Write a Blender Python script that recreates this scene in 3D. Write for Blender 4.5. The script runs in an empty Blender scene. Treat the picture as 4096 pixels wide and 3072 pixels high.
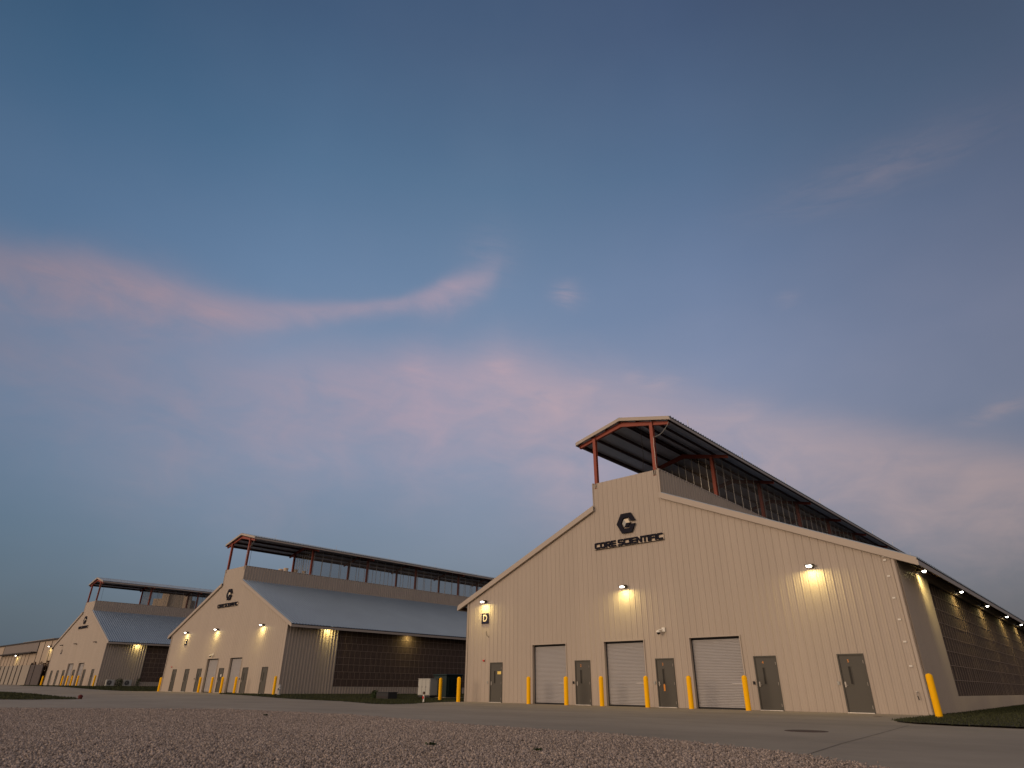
import bpy, bmesh, math, random
import numpy as np
from mathutils import Vector, Matrix

random.seed(7); np.random.seed(7)
S = bpy.context.scene
COL = S.collection
R = math.radians

# ------------------------------------------------------------------ camera
CAM = Vector((31.12, -29.953, 0.8153))
YAW, PITCH, ROLL = -0.7414, 0.4523, 0.0087
fw = Vector((math.sin(YAW)*math.cos(PITCH), math.cos(YAW)*math.cos(PITCH), math.sin(PITCH)))
rt = Vector((math.cos(YAW), -math.sin(YAW), 0)); up = rt.cross(fw)
rt2 = rt*math.cos(ROLL)+up*math.sin(ROLL); up2 = -rt*math.sin(ROLL)+up*math.cos(ROLL)
cd = bpy.data.cameras.new('camera'); cam = bpy.data.objects.new('camera', cd); COL.objects.link(cam)
mw = Matrix.Identity(4)
for i in range(3):
    mw[i][0] = rt2[i]; mw[i][1] = up2[i]; mw[i][2] = -fw[i]; mw[i][3] = CAM[i]
cam.matrix_world = mw
cd.sensor_width = 36; cd.lens = 2498.0/4096*36; cd.clip_start = 0.05; cd.clip_end = 6000
S.camera = cam

# ------------------------------------------------------------------ world: dusk sky with lit clouds
SUN_AZ, SUN_EL = R(-163), R(7)
NISH = 0.03
GLOW = 1.0
w = bpy.data.worlds.new('World'); S.world = w; w.use_nodes = True
nt = w.node_tree; N = nt.nodes; L = nt.links; N.clear()
def nd(tree, t, **k):
    n = tree.nodes.new(t)
    for a, b in k.items(): setattr(n, a, b)
    return n
def mth(tree, op, a, b=None, c=None, clamp=False):
    n = tree.nodes.new('ShaderNodeMath'); n.operation = op; n.use_clamp = clamp
    for i, v in enumerate((a, b, c)):
        if v is None: continue
        if isinstance(v, (int, float)): n.inputs[i].default_value = v
        else: tree.links.new(v, n.inputs[i])
    return n.outputs[0]
def ramp(tree, fac, stops, interp='LINEAR'):
    n = tree.nodes.new('ShaderNodeValToRGB'); cr = n.color_ramp; cr.interpolation = interp
    while len(cr.elements) < len(stops): cr.elements.new(0.5)
    for i, (p, c) in enumerate(sorted(stops, key=lambda s: s[0])):
        cr.elements[i].position = p
    for i, (p, c) in enumerate(sorted(stops, key=lambda s: s[0])):
        cr.elements[i].color = (c[0], c[1], c[2], 1)
    tree.links.new(fac, n.inputs[0]); return n.outputs[0]
def lin(c): return tuple(((x/255.0)/12.92 if x <= 10 else ((x/255.0+0.055)/1.055)**2.4) for x in c)
tc = nd(nt, 'ShaderNodeTexCoord'); sx = nd(nt, 'ShaderNodeSeparateXYZ'); L.new(tc.outputs['Generated'], sx.inputs[0])
az = mth(nt, 'ARCTAN2', sx.outputs[0], sx.outputs[1]); el = mth(nt, 'ARCSINE', sx.outputs[2])
azd = mth(nt, 'MULTIPLY', az, 180/math.pi); eld = mth(nt, 'MULTIPLY', el, 180/math.pi)
el01 = mth(nt, 'DIVIDE', eld, 90.0, clamp=True)
base = ramp(nt, el01, [(0, lin((92, 102, 110))), (.05, lin((100, 112, 124))), (.11, lin((114, 130, 149))), (.2, lin((122, 142, 170))),
    (.29, lin((120, 142, 174))), (.38, lin((108, 133, 166))), (.48, lin((86, 116, 148))), (.6, lin((68, 92, 124))), (.75, lin((50, 70, 102))), (1, lin((42, 58, 88)))])
az01 = mth(nt, 'DIVIDE', mth(nt, 'ADD', azd, 180.0), 360.0, clamp=True)
def A(a): return (a+180)/360
aztint = ramp(nt, az01, [(A(-180), (1, .8, .7)), (A(-140), (.8, .8, .85)), (A(-100), (.34, .50, .58)), (A(-86), (.48, .65, .73)), (A(-66), (.82, .92, .96)), (A(-45), (1.0, 1.0, 1.0)),
    (A(-22), (.92, .87, .91)), (A(-8), (.74, .67, .70)), (A(8), (.54, .47, .50)), (A(60), (.6, .55, .6)), (A(120), (.7, .65, .7)), (1, (1, .8, .7))])
mul = nd(nt, 'ShaderNodeMix', data_type='RGBA', blend_type='MULTIPLY'); mul.inputs[0].default_value = 1
L.new(base, mul.inputs[6]); L.new(aztint, mul.inputs[7])
# cloud coordinates in sky angles
cmb = nd(nt, 'ShaderNodeCombineXYZ'); L.new(azd, cmb.inputs[0]); L.new(mth(nt, 'MULTIPLY', eld, 1.7), cmb.inputs[1])
def noise(scale, det=4, rough=.5, dist=0):
    n = nd(nt, 'ShaderNodeTexNoise'); n.inputs['Scale'].default_value = scale; n.inputs['Detail'].default_value = det
    n.inputs['Roughness'].default_value = rough; n.inputs['Distortion'].default_value = dist
    L.new(cmb.outputs[0], n.inputs['Vector']); return n.outputs[0]
n1 = noise(.17, 6, .55, .5); n2 = noise(.07, 3, .5); cmb2 = nd(nt, 'ShaderNodeCombineXYZ'); L.new(mth(nt, 'MULTIPLY', azd, .30), cmb2.inputs[0]); L.new(mth(nt, 'MULTIPLY', mth(nt, 'ADD', eld, mth(nt, 'MULTIPLY', azd, .12)), 1.7), cmb2.inputs[1])
n3n = nd(nt, 'ShaderNodeTexNoise'); n3n.inputs['Scale'].default_value = .55; n3n.inputs['Detail'].default_value = 7; n3n.inputs['Roughness'].default_value = .62; n3n.inputs['Distortion'].default_value = .8
L.new(cmb2.outputs[0], n3n.inputs['Vector']); n3 = n3n.outputs[0]
def band(pts, wob, soft_low):
    st = [(A(-180), (pts[0][1]/90, .1, 0)), (A(pts[0][0]-14), (pts[0][1]/90-.01, pts[0][2]/20, pts[0][3]*.6))]
    st += [(A(p[0]), (p[1]/90, p[2]/20, p[3])) for p in pts]
    st += [(A(pts[-1][0]+6), (pts[-1][1]/90, pts[-1][2]/20, 0)), (1, (pts[-1][1]/90, .1, 0))]
    c = ramp(nt, az01, st); sp = nd(nt, 'ShaderNodeSeparateColor'); L.new(c, sp.inputs[0])
    cen = mth(nt, 'MULTIPLY', sp.outputs[0], 90.0); wid = mth(nt, 'MULTIPLY', sp.outputs[1], 20.0)
    off = mth(nt, 'MULTIPLY', mth(nt, 'SUBTRACT', n1, .5), wob)
    t = mth(nt, 'DIVIDE', mth(nt, 'SUBTRACT', mth(nt, 'ADD', eld, mth(nt, 'MULTIPLY', off, wid)), cen), wid)
    low = mth(nt, 'LESS_THAN', t, 0.0)
    t = mth(nt, 'DIVIDE', t, mth(nt, 'ADD', 1.0, mth(nt, 'MULTIPLY', low, soft_low)))
    g = mth(nt, 'EXPONENT', mth(nt, 'MULTIPLY', mth(nt, 'MULTIPLY', t, t), -1.0))
    mod = mth(nt, 'MAXIMUM', mth(nt, 'ADD', -.05, mth(nt, 'MULTIPLY', n1, 1.9)), .12)
    mod = mth(nt, 'MULTIPLY', mod, mth(nt, 'ADD', .7, mth(nt, 'MULTIPLY', n3, .6)))
    return mth(nt, 'MULTIPLY', mth(nt, 'MULTIPLY', g, sp.outputs[2]), mod)
B1 = [(-87.6, 27.4, 1.6, .75), (-82.9, 28.7, 1.9, .9), (-77.2, 29.0, 2.0, .85), (-74.3, 29.0, 1.7, .8), (-71.8, 29.1, 1.5, .8), (-68.8, 29.6, 1.2, .7),
      (-64.3, 30.5, .8, .65), (-59.6, 31.5, .6, .6), (-54.5, 32.6, .5, .6), (-51.5, 33.5, .9, .75), (-48.6, 34.6, 1.2, .75), (-45.9, 35.3, 1.2, .4), (-43.4, 36.9, .9, .0)]
B2 = [(-85.6, 21.9, 1.9, .28), (-73.4, 22.5, 3.2, .34), (-63.1, 24.0, 3.2, .55), (-56.2, 25.1, 2.9, .7), (-52.6, 25.9, 2.9, .85), (-47.5, 25.9, 2.8, .8), (-43.7, 26.5, 3.0, 1),
      (-38.6, 24.7, 3.4, 1), (-32.5, 23.3, 3.4, .9), (-24.5, 20.9, 3.2, .85), (-18.3, 19.1, 2.7, .85), (-12.6, 17.6, 2.4, 1), (-7.6, 15.6, 2.4, 1), (-2.0, 13.6, 2.1, 1), (6, 11.5, 1.4, .6)]
c1 = band(B1, 1.6, .7); c2 = band(B2, 1.5, 1.5)
def puff(a, e, wa, we, s):
    s = s*.8
    da = mth(nt, 'DIVIDE', mth(nt, 'ADD', azd, -a), wa); de = mth(nt, 'DIVIDE', mth(nt, 'ADD', mth(nt, 'ADD', eld, mth(nt, 'MULTIPLY', n1, 1.6)), -e-.8), we)
    q = mth(nt, 'ADD', mth(nt, 'MULTIPLY', da, da), mth(nt, 'MULTIPLY', de, de))
    return mth(nt, 'MULTIPLY', mth(nt, 'MULTIPLY', mth(nt, 'EXPONENT', mth(nt, 'MULTIPLY', q, -1.0)), s), mth(nt, 'MAXIMUM', mth(nt, 'MULTIPLY', mth(nt, 'ADD', n3, -.28), 3.2), 0.0))
pf = puff(-36.5, 34.0, 1.5, .9, .45)
for q in ((-52.4, 26.9, 1.3, .8, .5), (-43.6, 27.4, 1.8, .9, .6), (-39.7, 24.6, 2.4, .9, .5), (-34.7, 25.6, 1.4, .7, .35), (-30.1, 26.0, 1.0, .6, .35), (-27.9, 25.2, 1.8, .8, .4), (-20.5, 21.8, 2.0, .8, .35),
          (-2.2, 18.5, 2.2, .6, .45), (-14.8, 30.8, 1.0, .6, .2), (-84.4, 28.3, 1.4, .6, .45), (-79.8, 29.2, 1.6, .6, .45), (-76.6, 29.0, 1.3, .8, .4), (-71.6, 29.0, 1.2, .6, .4), (-49.0, 34.4, 1.6, .6, .3), (-5, 38.2, 9, 1.6, .22), (-45, 37.5, 3, 2.2, .14)):
    pf = mth(nt, 'ADD', pf, puff(*q))
# broad thin veil between the bands and below
veil = ramp(nt, el01, [(0, (.06,)*3), (.1, (.12,)*3), (.2, (.24,)*3), (.28, (.26,)*3), (.35, (.10,)*3), (.45, (.04,)*3), (1, (0,)*3)])
veil = mth(nt, 'MULTIPLY', veil, mth(nt, 'MULTIPLY', n2, 2.4))
vm = nd(nt, 'ShaderNodeMix', data_type='RGBA'); L.new(veil, vm.inputs[0]); L.new(mul.outputs[2], vm.inputs[6])
vt = nd(nt, 'ShaderNodeMix', data_type='RGBA', blend_type='MULTIPLY'); vt.inputs[0].default_value = .6; vt.inputs[6].default_value = (*lin((152, 156, 178)), 1); L.new(aztint, vt.inputs[7]); L.new(vt.outputs[2], vm.inputs[7])
dens = mth(nt, 'ADD', mth(nt, 'ADD', c1, c2), pf)
dens = mth(nt, 'SUBTRACT', 1.0, mth(nt, 'EXPONENT', mth(nt, 'MULTIPLY', dens, -.85)))
ctint = nd(nt, 'ShaderNodeMix', data_type='RGBA', blend_type='MULTIPLY'); ctint.inputs[0].default_value = .6
ccol = ramp(nt, az01, [(A(-180), lin((190, 150, 140))), (A(-85), lin((198, 154, 156))), (A(-50), lin((198, 166, 176))), (A(-20), lin((200, 176, 176))), (A(0), lin((196, 172, 168))), (1, lin((160, 140, 140)))])
L.new(ccol, ctint.inputs[6]); L.new(aztint, ctint.inputs[7])
mixc = nd(nt, 'ShaderNodeMix', data_type='RGBA'); L.new(dens, mixc.inputs[0]); L.new(vm.outputs[2], mixc.inputs[6]); L.new(ctint.outputs[2], mixc.inputs[7])
sky = nd(nt, 'ShaderNodeTexSky'); sky.sky_type = 'NISHITA'; sky.sun_disc = False; sky.sun_elevation = R(1.5); sky.sun_rotation = SUN_AZ
sky.air_density = 1.0; sky.dust_density = 2.0
bg1 = nd(nt, 'ShaderNodeBackground'); L.new(mixc.outputs[2], bg1.inputs[0]); bg1.inputs[1].default_value = .92
bg2 = nd(nt, 'ShaderNodeBackground'); L.new(sky.outputs[0], bg2.inputs[0]); bg2.inputs[1].default_value = NISH
ads0 = nd(nt, 'ShaderNodeAddShader'); L.new(bg1.outputs[0], ads0.inputs[0]); L.new(bg2.outputs[0], ads0.inputs[1])
# afterglow of the set sun, on the side of the sky behind the camera
gcol = ramp(nt, az01, [(0, (1, .74, .50)), (A(-140), (1, .72, .49)), (A(-115), (.45, .34, .26)), (A(-99), (0, 0, 0)), (A(12), (0, 0, 0)), (A(38), (.10, .08, .07)), (A(90), (.34, .26, .21)), (A(140), (.70, .52, .37)), (1, (1, .74, .50))])
gel = ramp(nt, el01, [(0, (.9,)*3), (.1, (1,)*3), (.3, (.75,)*3), (.6, (.42,)*3), (1, (.1,)*3)])
bg3 = nd(nt, 'ShaderNodeBackground'); L.new(gcol, bg3.inputs[0]); L.new(mth(nt, 'MULTIPLY', gel, GLOW), bg3.inputs[1])
ads = nd(nt, 'ShaderNodeAddShader'); L.new(ads0.outputs[0], ads.inputs[0]); L.new(bg3.outputs[0], ads.inputs[1])
wo = nd(nt, 'ShaderNodeOutputWorld'); L.new(ads.outputs[0], wo.inputs[0])

# ------------------------------------------------------------------ last warm light from the west
sd = bpy.data.lights.new('sun', 'SUN'); sd.energy = 1.18; sd.angle = R(28); sd.color = (1.0, .76, .56)
sun = bpy.data.objects.new('sun', sd); COL.objects.link(sun)
sdir = Vector((math.sin(SUN_AZ)*math.cos(SUN_EL), math.cos(SUN_AZ)*math.cos(SUN_EL), math.sin(SUN_EL)))
sun.rotation_euler = sdir.to_track_quat('Z', 'Y').to_euler()

S.view_settings.view_transform = 'Standard'; S.view_settings.look = 'None'
S.view_settings.exposure = 0.0; S.view_settings.gamma = 1.0; S.view_settings.use_curve_mapping = False
S.render.engine = 'CYCLES'
S.cycles.use_denoising = True
S.cycles.max_bounces = 5; S.cycles.sample_clamp_indirect = 4

# ------------------------------------------------------------------ materials
def mat(name, col, rough=.6, metal=0.0, var=0.0, vscale=(2, 2, 2), bump=0.0, bscale=40, spec=.5, emit=None, island=0.0, coords='Object', dark=None):
    m = bpy.data.materials.new(name); m.use_nodes = True; t = m.node_tree; b = t.nodes['Principled BSDF']
    b.inputs['Roughness'].default_value = rough; b.inputs['Metallic'].default_value = metal
    b.inputs['Specular IOR Level'].default_value = spec*.45
    b.inputs['Base Color'].default_value = (*col, 1)
    out = None
    if var or island:
        tcn = nd(t, 'ShaderNodeTexCoord'); mp = nd(t, 'ShaderNodeMapping'); t.links.new(tcn.outputs[coords], mp.inputs[0]); mp.inputs['Scale'].default_value = vscale
        nz = nd(t, 'ShaderNodeTexNoise'); nz.inputs['Scale'].default_value = 1; nz.inputs['Detail'].default_value = 6; nz.inputs['Roughness'].default_value = .6
        t.links.new(mp.outputs[0], nz.inputs['Vector'])
        f = mth(t, 'ADD', 1-var, mth(t, 'MULTIPLY', nz.outputs[0], 2*var))
        if island:
            g = nd(t, 'ShaderNodeNewGeometry')
            f = mth(t, 'MULTIPLY', f, mth(t, 'ADD', 1-island, mth(t, 'MULTIPLY', g.outputs['Random Per Island'], 2*island)))
        hsv = nd(t, 'ShaderNodeHueSaturation'); hsv.inputs['Color'].default_value = (*col, 1); t.links.new(f, hsv.inputs['Value'])
        t.links.new(hsv.outputs[0], b.inputs['Base Color'])
    if bump:
        tcn = nd(t, 'ShaderNodeTexCoord'); nz = nd(t, 'ShaderNodeTexNoise'); nz.inputs['Scale'].default_value = bscale; nz.inputs['Detail'].default_value = 5
        t.links.new(tcn.outputs['Object'], nz.inputs['Vector'])
        bp = nd(t, 'ShaderNodeBump'); bp.inputs['Strength'].default_value = 1; bp.inputs['Distance'].default_value = bump
        t.links.new(nz.outputs[0], bp.inputs['Height']); t.links.new(bp.outputs[0], b.inputs['Normal'])
    if emit:
        b.inputs['Emission Color'].default_value = (*emit[0], 1); b.inputs['Emission Strength'].default_value = emit[1]
    return m
M = {}
M['wall'] = mat('wall_paint', (.405, .338, .270), .5, var=.10, vscale=(.9, .9, .12), bump=.012, bscale=1.1)
M['trim'] = mat('trim_paint', (.40, .335, .27), .45, var=.05, vscale=(.5, .5, .5))
M['roof'] = mat('roof_metal', (.27, .335, .40), .5, metal=.25, var=.10, vscale=(.35, .35, .35), bump=.01, bscale=.9)
M['deck'] = mat('deck_underside', (.52, .52, .54), .6, metal=.1, var=.08)
M['red'] = mat('red_primer', (.27, .068, .042), .6, var=.12, vscale=(1.5, 1.5, 1.5))
M['purlin'] = mat('purlin_primer', (.055, .025, .022), .6, var=.1)
M['galv'] = mat('galvanised', (.45, .43, .38), .45, metal=.4)
M['door'] = mat('door_paint', (.085, .078, .064), .6, var=.08, vscale=(1, 1, .6))
M['shutter'] = mat('shutter_steel', (.385, .365, .35), .5, metal=.15, var=.07, vscale=(.6, .6, 3))
M['black'] = mat('black_rubber', (.018, .017, .018), .7)
M['glass'] = mat('dark_glass', (.02, .018, .014), .45, spec=.3)
M['steel'] = mat('dull_steel', (.34, .31, .27), .5, metal=.3)
M['alum'] = mat('aluminium_sill', (.62, .58, .52), .5, metal=.3)
M['yellow'] = mat('bollard_sleeve', (.97, .49, .002), .7, spec=.3, var=.05, vscale=(2, 2, .8))
M['logo'] = mat('logo_black', (.014, .013, .020), .8, spec=.3)
M['cream'] = mat('logo_cream', (.68, .58, .42), .5)
M['grey'] = mat('logo_grey', (.36, .35, .31), .5)
M['backer'] = mat('sign_backer', (.55, .45, .34), .5)
M['navy'] = mat('plate_navy', (.012, .012, .035), .8, spec=.3)
M['white'] = mat('white_plastic', (.72, .68, .60), .5)
M['filter'] = mat('filter_pad', (.09, .062, .046), .95, var=.35, vscale=(3, 3, 3), bump=.02, bscale=30)
M['mesh'] = mat('filter_wire', (.32, .24, .185), .8, spec=.2)
M['fixture'] = mat('fixture_bronze', (.035, .028, .022), .5)
M['lens'] = mat('lens_lit', (1, .95, .85), .4, emit=((1, .93, .80), 14))
M['lens_off'] = mat('lens_off', (.16, .14, .12), .2)
M['redbox'] = mat('alarm_red', (.55, .03, .02), .4)
M['orange'] = mat('orange_decal', (.80, .30, .05), .6)
M['sticker'] = mat('yellow_sticker', (.85, .62, .16), .6)
M['cabinet'] = mat('cabinet_paint', (.42, .41, .36), .5, var=.06)
M['dgreen'] = mat('transformer_green', (.010, .022, .020), .5, var=.1)
M['vault'] = mat('vault_dark', (.03, .03, .03), .6)
M['iron'] = mat('cast_iron', (.09, .06, .045), .8, var=.2, vscale=(8, 8, 8))
M['hyd'] = mat('hydrant_silver', (.42, .40, .36), .55)
M['maroon'] = mat('maroon_paint', (.10, .015, .012), .6)
M['tower'] = mat('stack_tan', (.55, .43, .30), .7, var=.08, vscale=(.3, .3, .05))
M['joint'] = mat('joint_filler', (.10, .082, .064), .9)
M['leaf'] = mat('leaf_green', (.035, .055, .018), .7, island=.4, var=.1)
M['leafdry'] = mat('leaf_brown', (.07, .035, .02), .8, island=.4, var=.1)
M['bark'] = mat('stem_brown', (.08, .055, .035), .9)
M['grass'] = mat('grass_blade', (.044, .048, .018), .8, island=.45, var=.2, vscale=(.6, .6, .6))
M['soil'] = mat('soil', (.036, .032, .018), .95, var=.35, vscale=(1.3, 1.3, 1.3), bump=.02, bscale=12)
M['stone'] = mat('gravel_stone', (.32, .258, .212), .85, island=.42, var=.16, vscale=(.5, .5, .5), bump=.004, bscale=60)
M['gbase'] = mat('gravel_base', (.20, .155, .13), .95, var=.3, vscale=(6, 6, 6), bump=.04, bscale=22)
M['far'] = mat('bare_ground', (.12, .10, .07), .95, var=.3, vscale=(.2, .2, .2))
M['panel_tan'] = mat('panel_tan', (.38, .30, .22), .6, var=.06, vscale=(.3, .3, .1))
M['panel_grey'] = mat('panel_grey', (.19, .16, .14), .6, var=.1, vscale=(.5, .5, .5))
M['panel_light'] = mat('panel_light', (.29, .25, .20), .7, var=.06)
M['seam'] = mat('dark_seam', (.035, .028, .026), .7)
M['gate'] = mat('gate_dark', (.085, .068, .062), .7, var=.15)
def concrete():
    m = bpy.data.materials.new('concrete_paving'); m.use_nodes = True; t = m.node_tree; b = t.nodes['Principled BSDF']
    b.inputs['Roughness'].default_value = .82; b.inputs['Specular IOR Level'].default_value = .3
    tcn = nd(t, 'ShaderNodeTexCoord')
    def nz(s, d, sc=(1, 1, 1)):
        mp = nd(t, 'ShaderNodeMapping'); mp.inputs['Scale'].default_value = sc; t.links.new(tcn.outputs['Object'], mp.inputs[0])
        n = nd(t, 'ShaderNodeTexNoise'); n.inputs['Scale'].default_value = s; n.inputs['Detail'].default_value = d; n.inputs['Roughness'].default_value = .65
        t.links.new(mp.outputs[0], n.inputs['Vector']); return n.outputs[0]
    big = nz(.16, 5, (1, 1.6, 1)); mid = nz(1.2, 6); tyre = nz(.5, 4, (.12, 1.6, 1)); fine = nz(70, 4)
    f = mth(t, 'ADD', .27, mth(t, 'MULTIPLY', big, .78)); f = mth(t, 'ADD', f, mth(t, 'MULTIPLY', mid, .24))
    f = mth(t, 'ADD', f, mth(t, 'MULTIPLY', tyre, .36)); f = mth(t, 'ADD', f, mth(t, 'MULTIPLY', fine, .12))
    hsv = nd(t, 'ShaderNodeHueSaturation'); hsv.inputs['Color'].default_value = (.285, .24, .178, 1); t.links.new(f, hsv.inputs['Value'])
    t.links.new(hsv.outputs[0], b.inputs['Base Color'])
    bp = nd(t, 'ShaderNodeBump'); bp.inputs['Distance'].default_value = .004; t.links.new(fine, bp.inputs['Height']); t.links.new(bp.outputs[0], b.inputs['Normal'])
    return m
M['concrete'] = concrete()
def screen():
    m = bpy.data.materials.new('bird_mesh'); m.use_nodes = True; t = m.node_tree; b = t.nodes['Principled BSDF']
    b.inputs['Base Color'].default_value = (.15, .12, .095, 1); b.inputs['Roughness'].default_value = .9; b.inputs['Specular IOR Level'].default_value = .1; b.inputs['Alpha'].default_value = .34
    return m
M['screen'] = screen()

# ------------------------------------------------------------------ mesh helpers
class MB:
    def __init__(s): s.v = []; s.f = []; s.m = []
    def face(s, pts, mi=0):
        n = len(s.v); s.v += [tuple(p) for p in pts]; s.f.append(tuple(range(n, n+len(pts)))); s.m.append(mi); return s
    def box(s, x0, x1, y0, y1, z0, z1, mi=0):
        n = len(s.v)
        s.v += [(x0, y0, z0), (x1, y0, z0), (x1, y1, z0), (x0, y1, z0), (x0, y0, z1), (x1, y0, z1), (x1, y1, z1), (x0, y1, z1)]
        for q in ((3, 2, 1, 0), (4, 5, 6, 7), (0, 1, 5, 4), (1, 2, 6, 5), (2, 3, 7, 6), (3, 0, 4, 7)): s.f.append(tuple(n+i for i in q)); s.m.append(mi)
        return s
    def prism(s, poly, axis, a, b, mi=0):
        # extrude a polygon (2D) along axis from a to b; poly coords are the two other axes in order
        def P(u, v, t): return {'x': (t, u, v), 'y': (u, t, v), 'z': (u, v, t)}[axis]
        n = len(s.v); k = len(poly)
        s.v += [P(u, v, a) for u, v in poly]+[P(u, v, b) for u, v in poly]
        s.f.append(tuple(n+i for i in range(k))); s.f.append(tuple(n+k+i for i in reversed(range(k)))); s.m += [mi, mi]
        for i in range(k):
            j = (i+1) % k; s.f.append((n+i, n+k+i, n+k+j, n+j)); s.m.append(mi)
        return s
    def cyl(s, c, r, h, seg=20, r2=None, axis='z', mi=0):
        r2 = r if r2 is None else r2; n = len(s.v)
        def P(u, v, t):
            return {'z': (c[0]+u, c[1]+v, c[2]+t), 'y': (c[0]+u, c[1]+t, c[2]+v), 'x': (c[0]+t, c[1]+u, c[2]+v)}[axis]
        for rr, t in ((r, 0), (r2, h)):
            s.v += [P(rr*math.cos(2*math.pi*i/seg), rr*math.sin(2*math.pi*i/seg), t) for i in range(seg)]
        s.f.append(tuple(n+i for i in reversed(range(seg)))); s.f.append(tuple(n+seg+i for i in range(seg))); s.m += [mi, mi]
        for i in range(seg):
            j = (i+1) % seg; s.f.append((n+i, n+j, n+seg+j, n+seg+i)); s.m.append(mi)
        return s
    def lathe(s, prof, c=(0, 0, 0), seg=28, mi=0):
        n = len(s.v)
        for r, z in prof:
            s.v += [(c[0]+r*math.cos(2*math.pi*i/seg), c[1]+r*math.sin(2*math.pi*i/seg), c[2]+z) for i in range(seg)]
        for k in range(len(prof)-1):
            for i in range(seg):
                j = (i+1) % seg; s.f.append((n+k*seg+i, n+k*seg+j, n+(k+1)*seg+j, n+(k+1)*seg+i)); s.m.append(mi)
        s.f.append(tuple(n+i for i in reversed(range(seg)))); s.f.append(tuple(n+(len(prof)-1)*seg+i for i in range(seg))); s.m += [mi, mi]
        return s
    def tube(s, pts, r, seg=6, mi=0):
        pts = [Vector(p) for p in pts]; n = len(s.v)
        for i, p in enumerate(pts):
            d = (pts[min(i+1, len(pts)-1)]-pts[max(i-1, 0)]).normalized()
            a = d.orthogonal().normalized() if i == 0 else (a-d*a.dot(d)).normalized(); b = d.cross(a)
            s.v += [tuple(p+a*r*math.cos(2*math.pi*k/seg)+b*r*math.sin(2*math.pi*k/seg)) for k in range(seg)]
        for i in range(len(pts)-1):
            for k in range(seg):
                j = (k+1) % seg; s.f.append((n+i*seg+k, n+i*seg+j, n+(i+1)*seg+j, n+(i+1)*seg+k)); s.m.append(mi)
        s.f.append(tuple(n+k for k in reversed(range(seg)))); s.f.append(tuple(n+(len(pts)-1)*seg+k for k in range(seg))); s.m += [mi, mi]
        return s
    def build(s, name, mats, parent=None, smooth=False, bevel=0, loc=None):
        me = bpy.data.meshes.new(name); me.from_pydata(s.v, [], s.f)
        mats = mats if isinstance(mats, (list, tuple)) else [mats]
        for m in mats: me.materials.append(M[m] if isinstance(m, str) else m)
        for p, i in zip(me.polygons, s.m): p.material_index = i; p.use_smooth = smooth
        me.update()
        o = bpy.data.objects.new(name, me); COL.objects.link(o)
        if parent: o.parent = parent
        if loc: o.location = loc
        if bevel:
            bv = o.modifiers.new('bevel', 'BEVEL'); bv.width = bevel; bv.segments = 2; bv.limit_method = 'ANGLE'; bv.angle_limit = R(40)
        if smooth:
            es = o.modifiers.new('split', 'EDGE_SPLIT'); es.split_angle = R(40)
        return o
def tag(o, label=None, cat=None, group=None, kind=None):
    if label: o['label'] = label
    if cat: o['category'] = cat
    if group: o['group'] = group
    if kind: o['kind'] = kind
    return o
def empty(name, loc, rz=0, label=None, cat=None, group=None):
    o = bpy.data.objects.new(name, None); COL.objects.link(o); o.location = loc; o.rotation_euler = (0, 0, rz); o.empty_display_size = .3
    return tag(o, label, cat, group)
def dup(o, loc=None, rz=None, label=None, parent=None):
    c = o.copy(); COL.objects.link(c)
    if parent is not None: c.parent = parent
    if loc is not None: c.location = loc
    if rz is not None: c.rotation_euler = (0, 0, rz)
    if label: c['label'] = label
    for ch in list(o.children): dup(ch, parent=c)
    return c
def text_mesh(txt, size, depth, name, material, parent, loc, rot=(R(90), 0, 0), sx=1.0, off=0.0):
    cu = bpy.data.curves.new('t', 'FONT'); cu.body = txt; cu.size = size; cu.extrude = depth; cu.align_x = 'CENTER'; cu.align_y = 'CENTER'; cu.offset = off
    t = bpy.data.objects.new('t', cu); COL.objects.link(t); dg = bpy.context.evaluated_depsgraph_get(); dg.update()
    me = bpy.data.meshes.new_from_object(t.evaluated_get(dg)); bpy.data.objects.remove(t); bpy.data.curves.remove(cu)
    me.name = name; me.materials.clear(); me.materials.append(M[material])
    o = bpy.data.objects.new(name, me); COL.objects.link(o); o.parent = parent; o.location = loc; o.rotation_euler = rot; o.scale = (sx, 1, 1)
    return o

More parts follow.
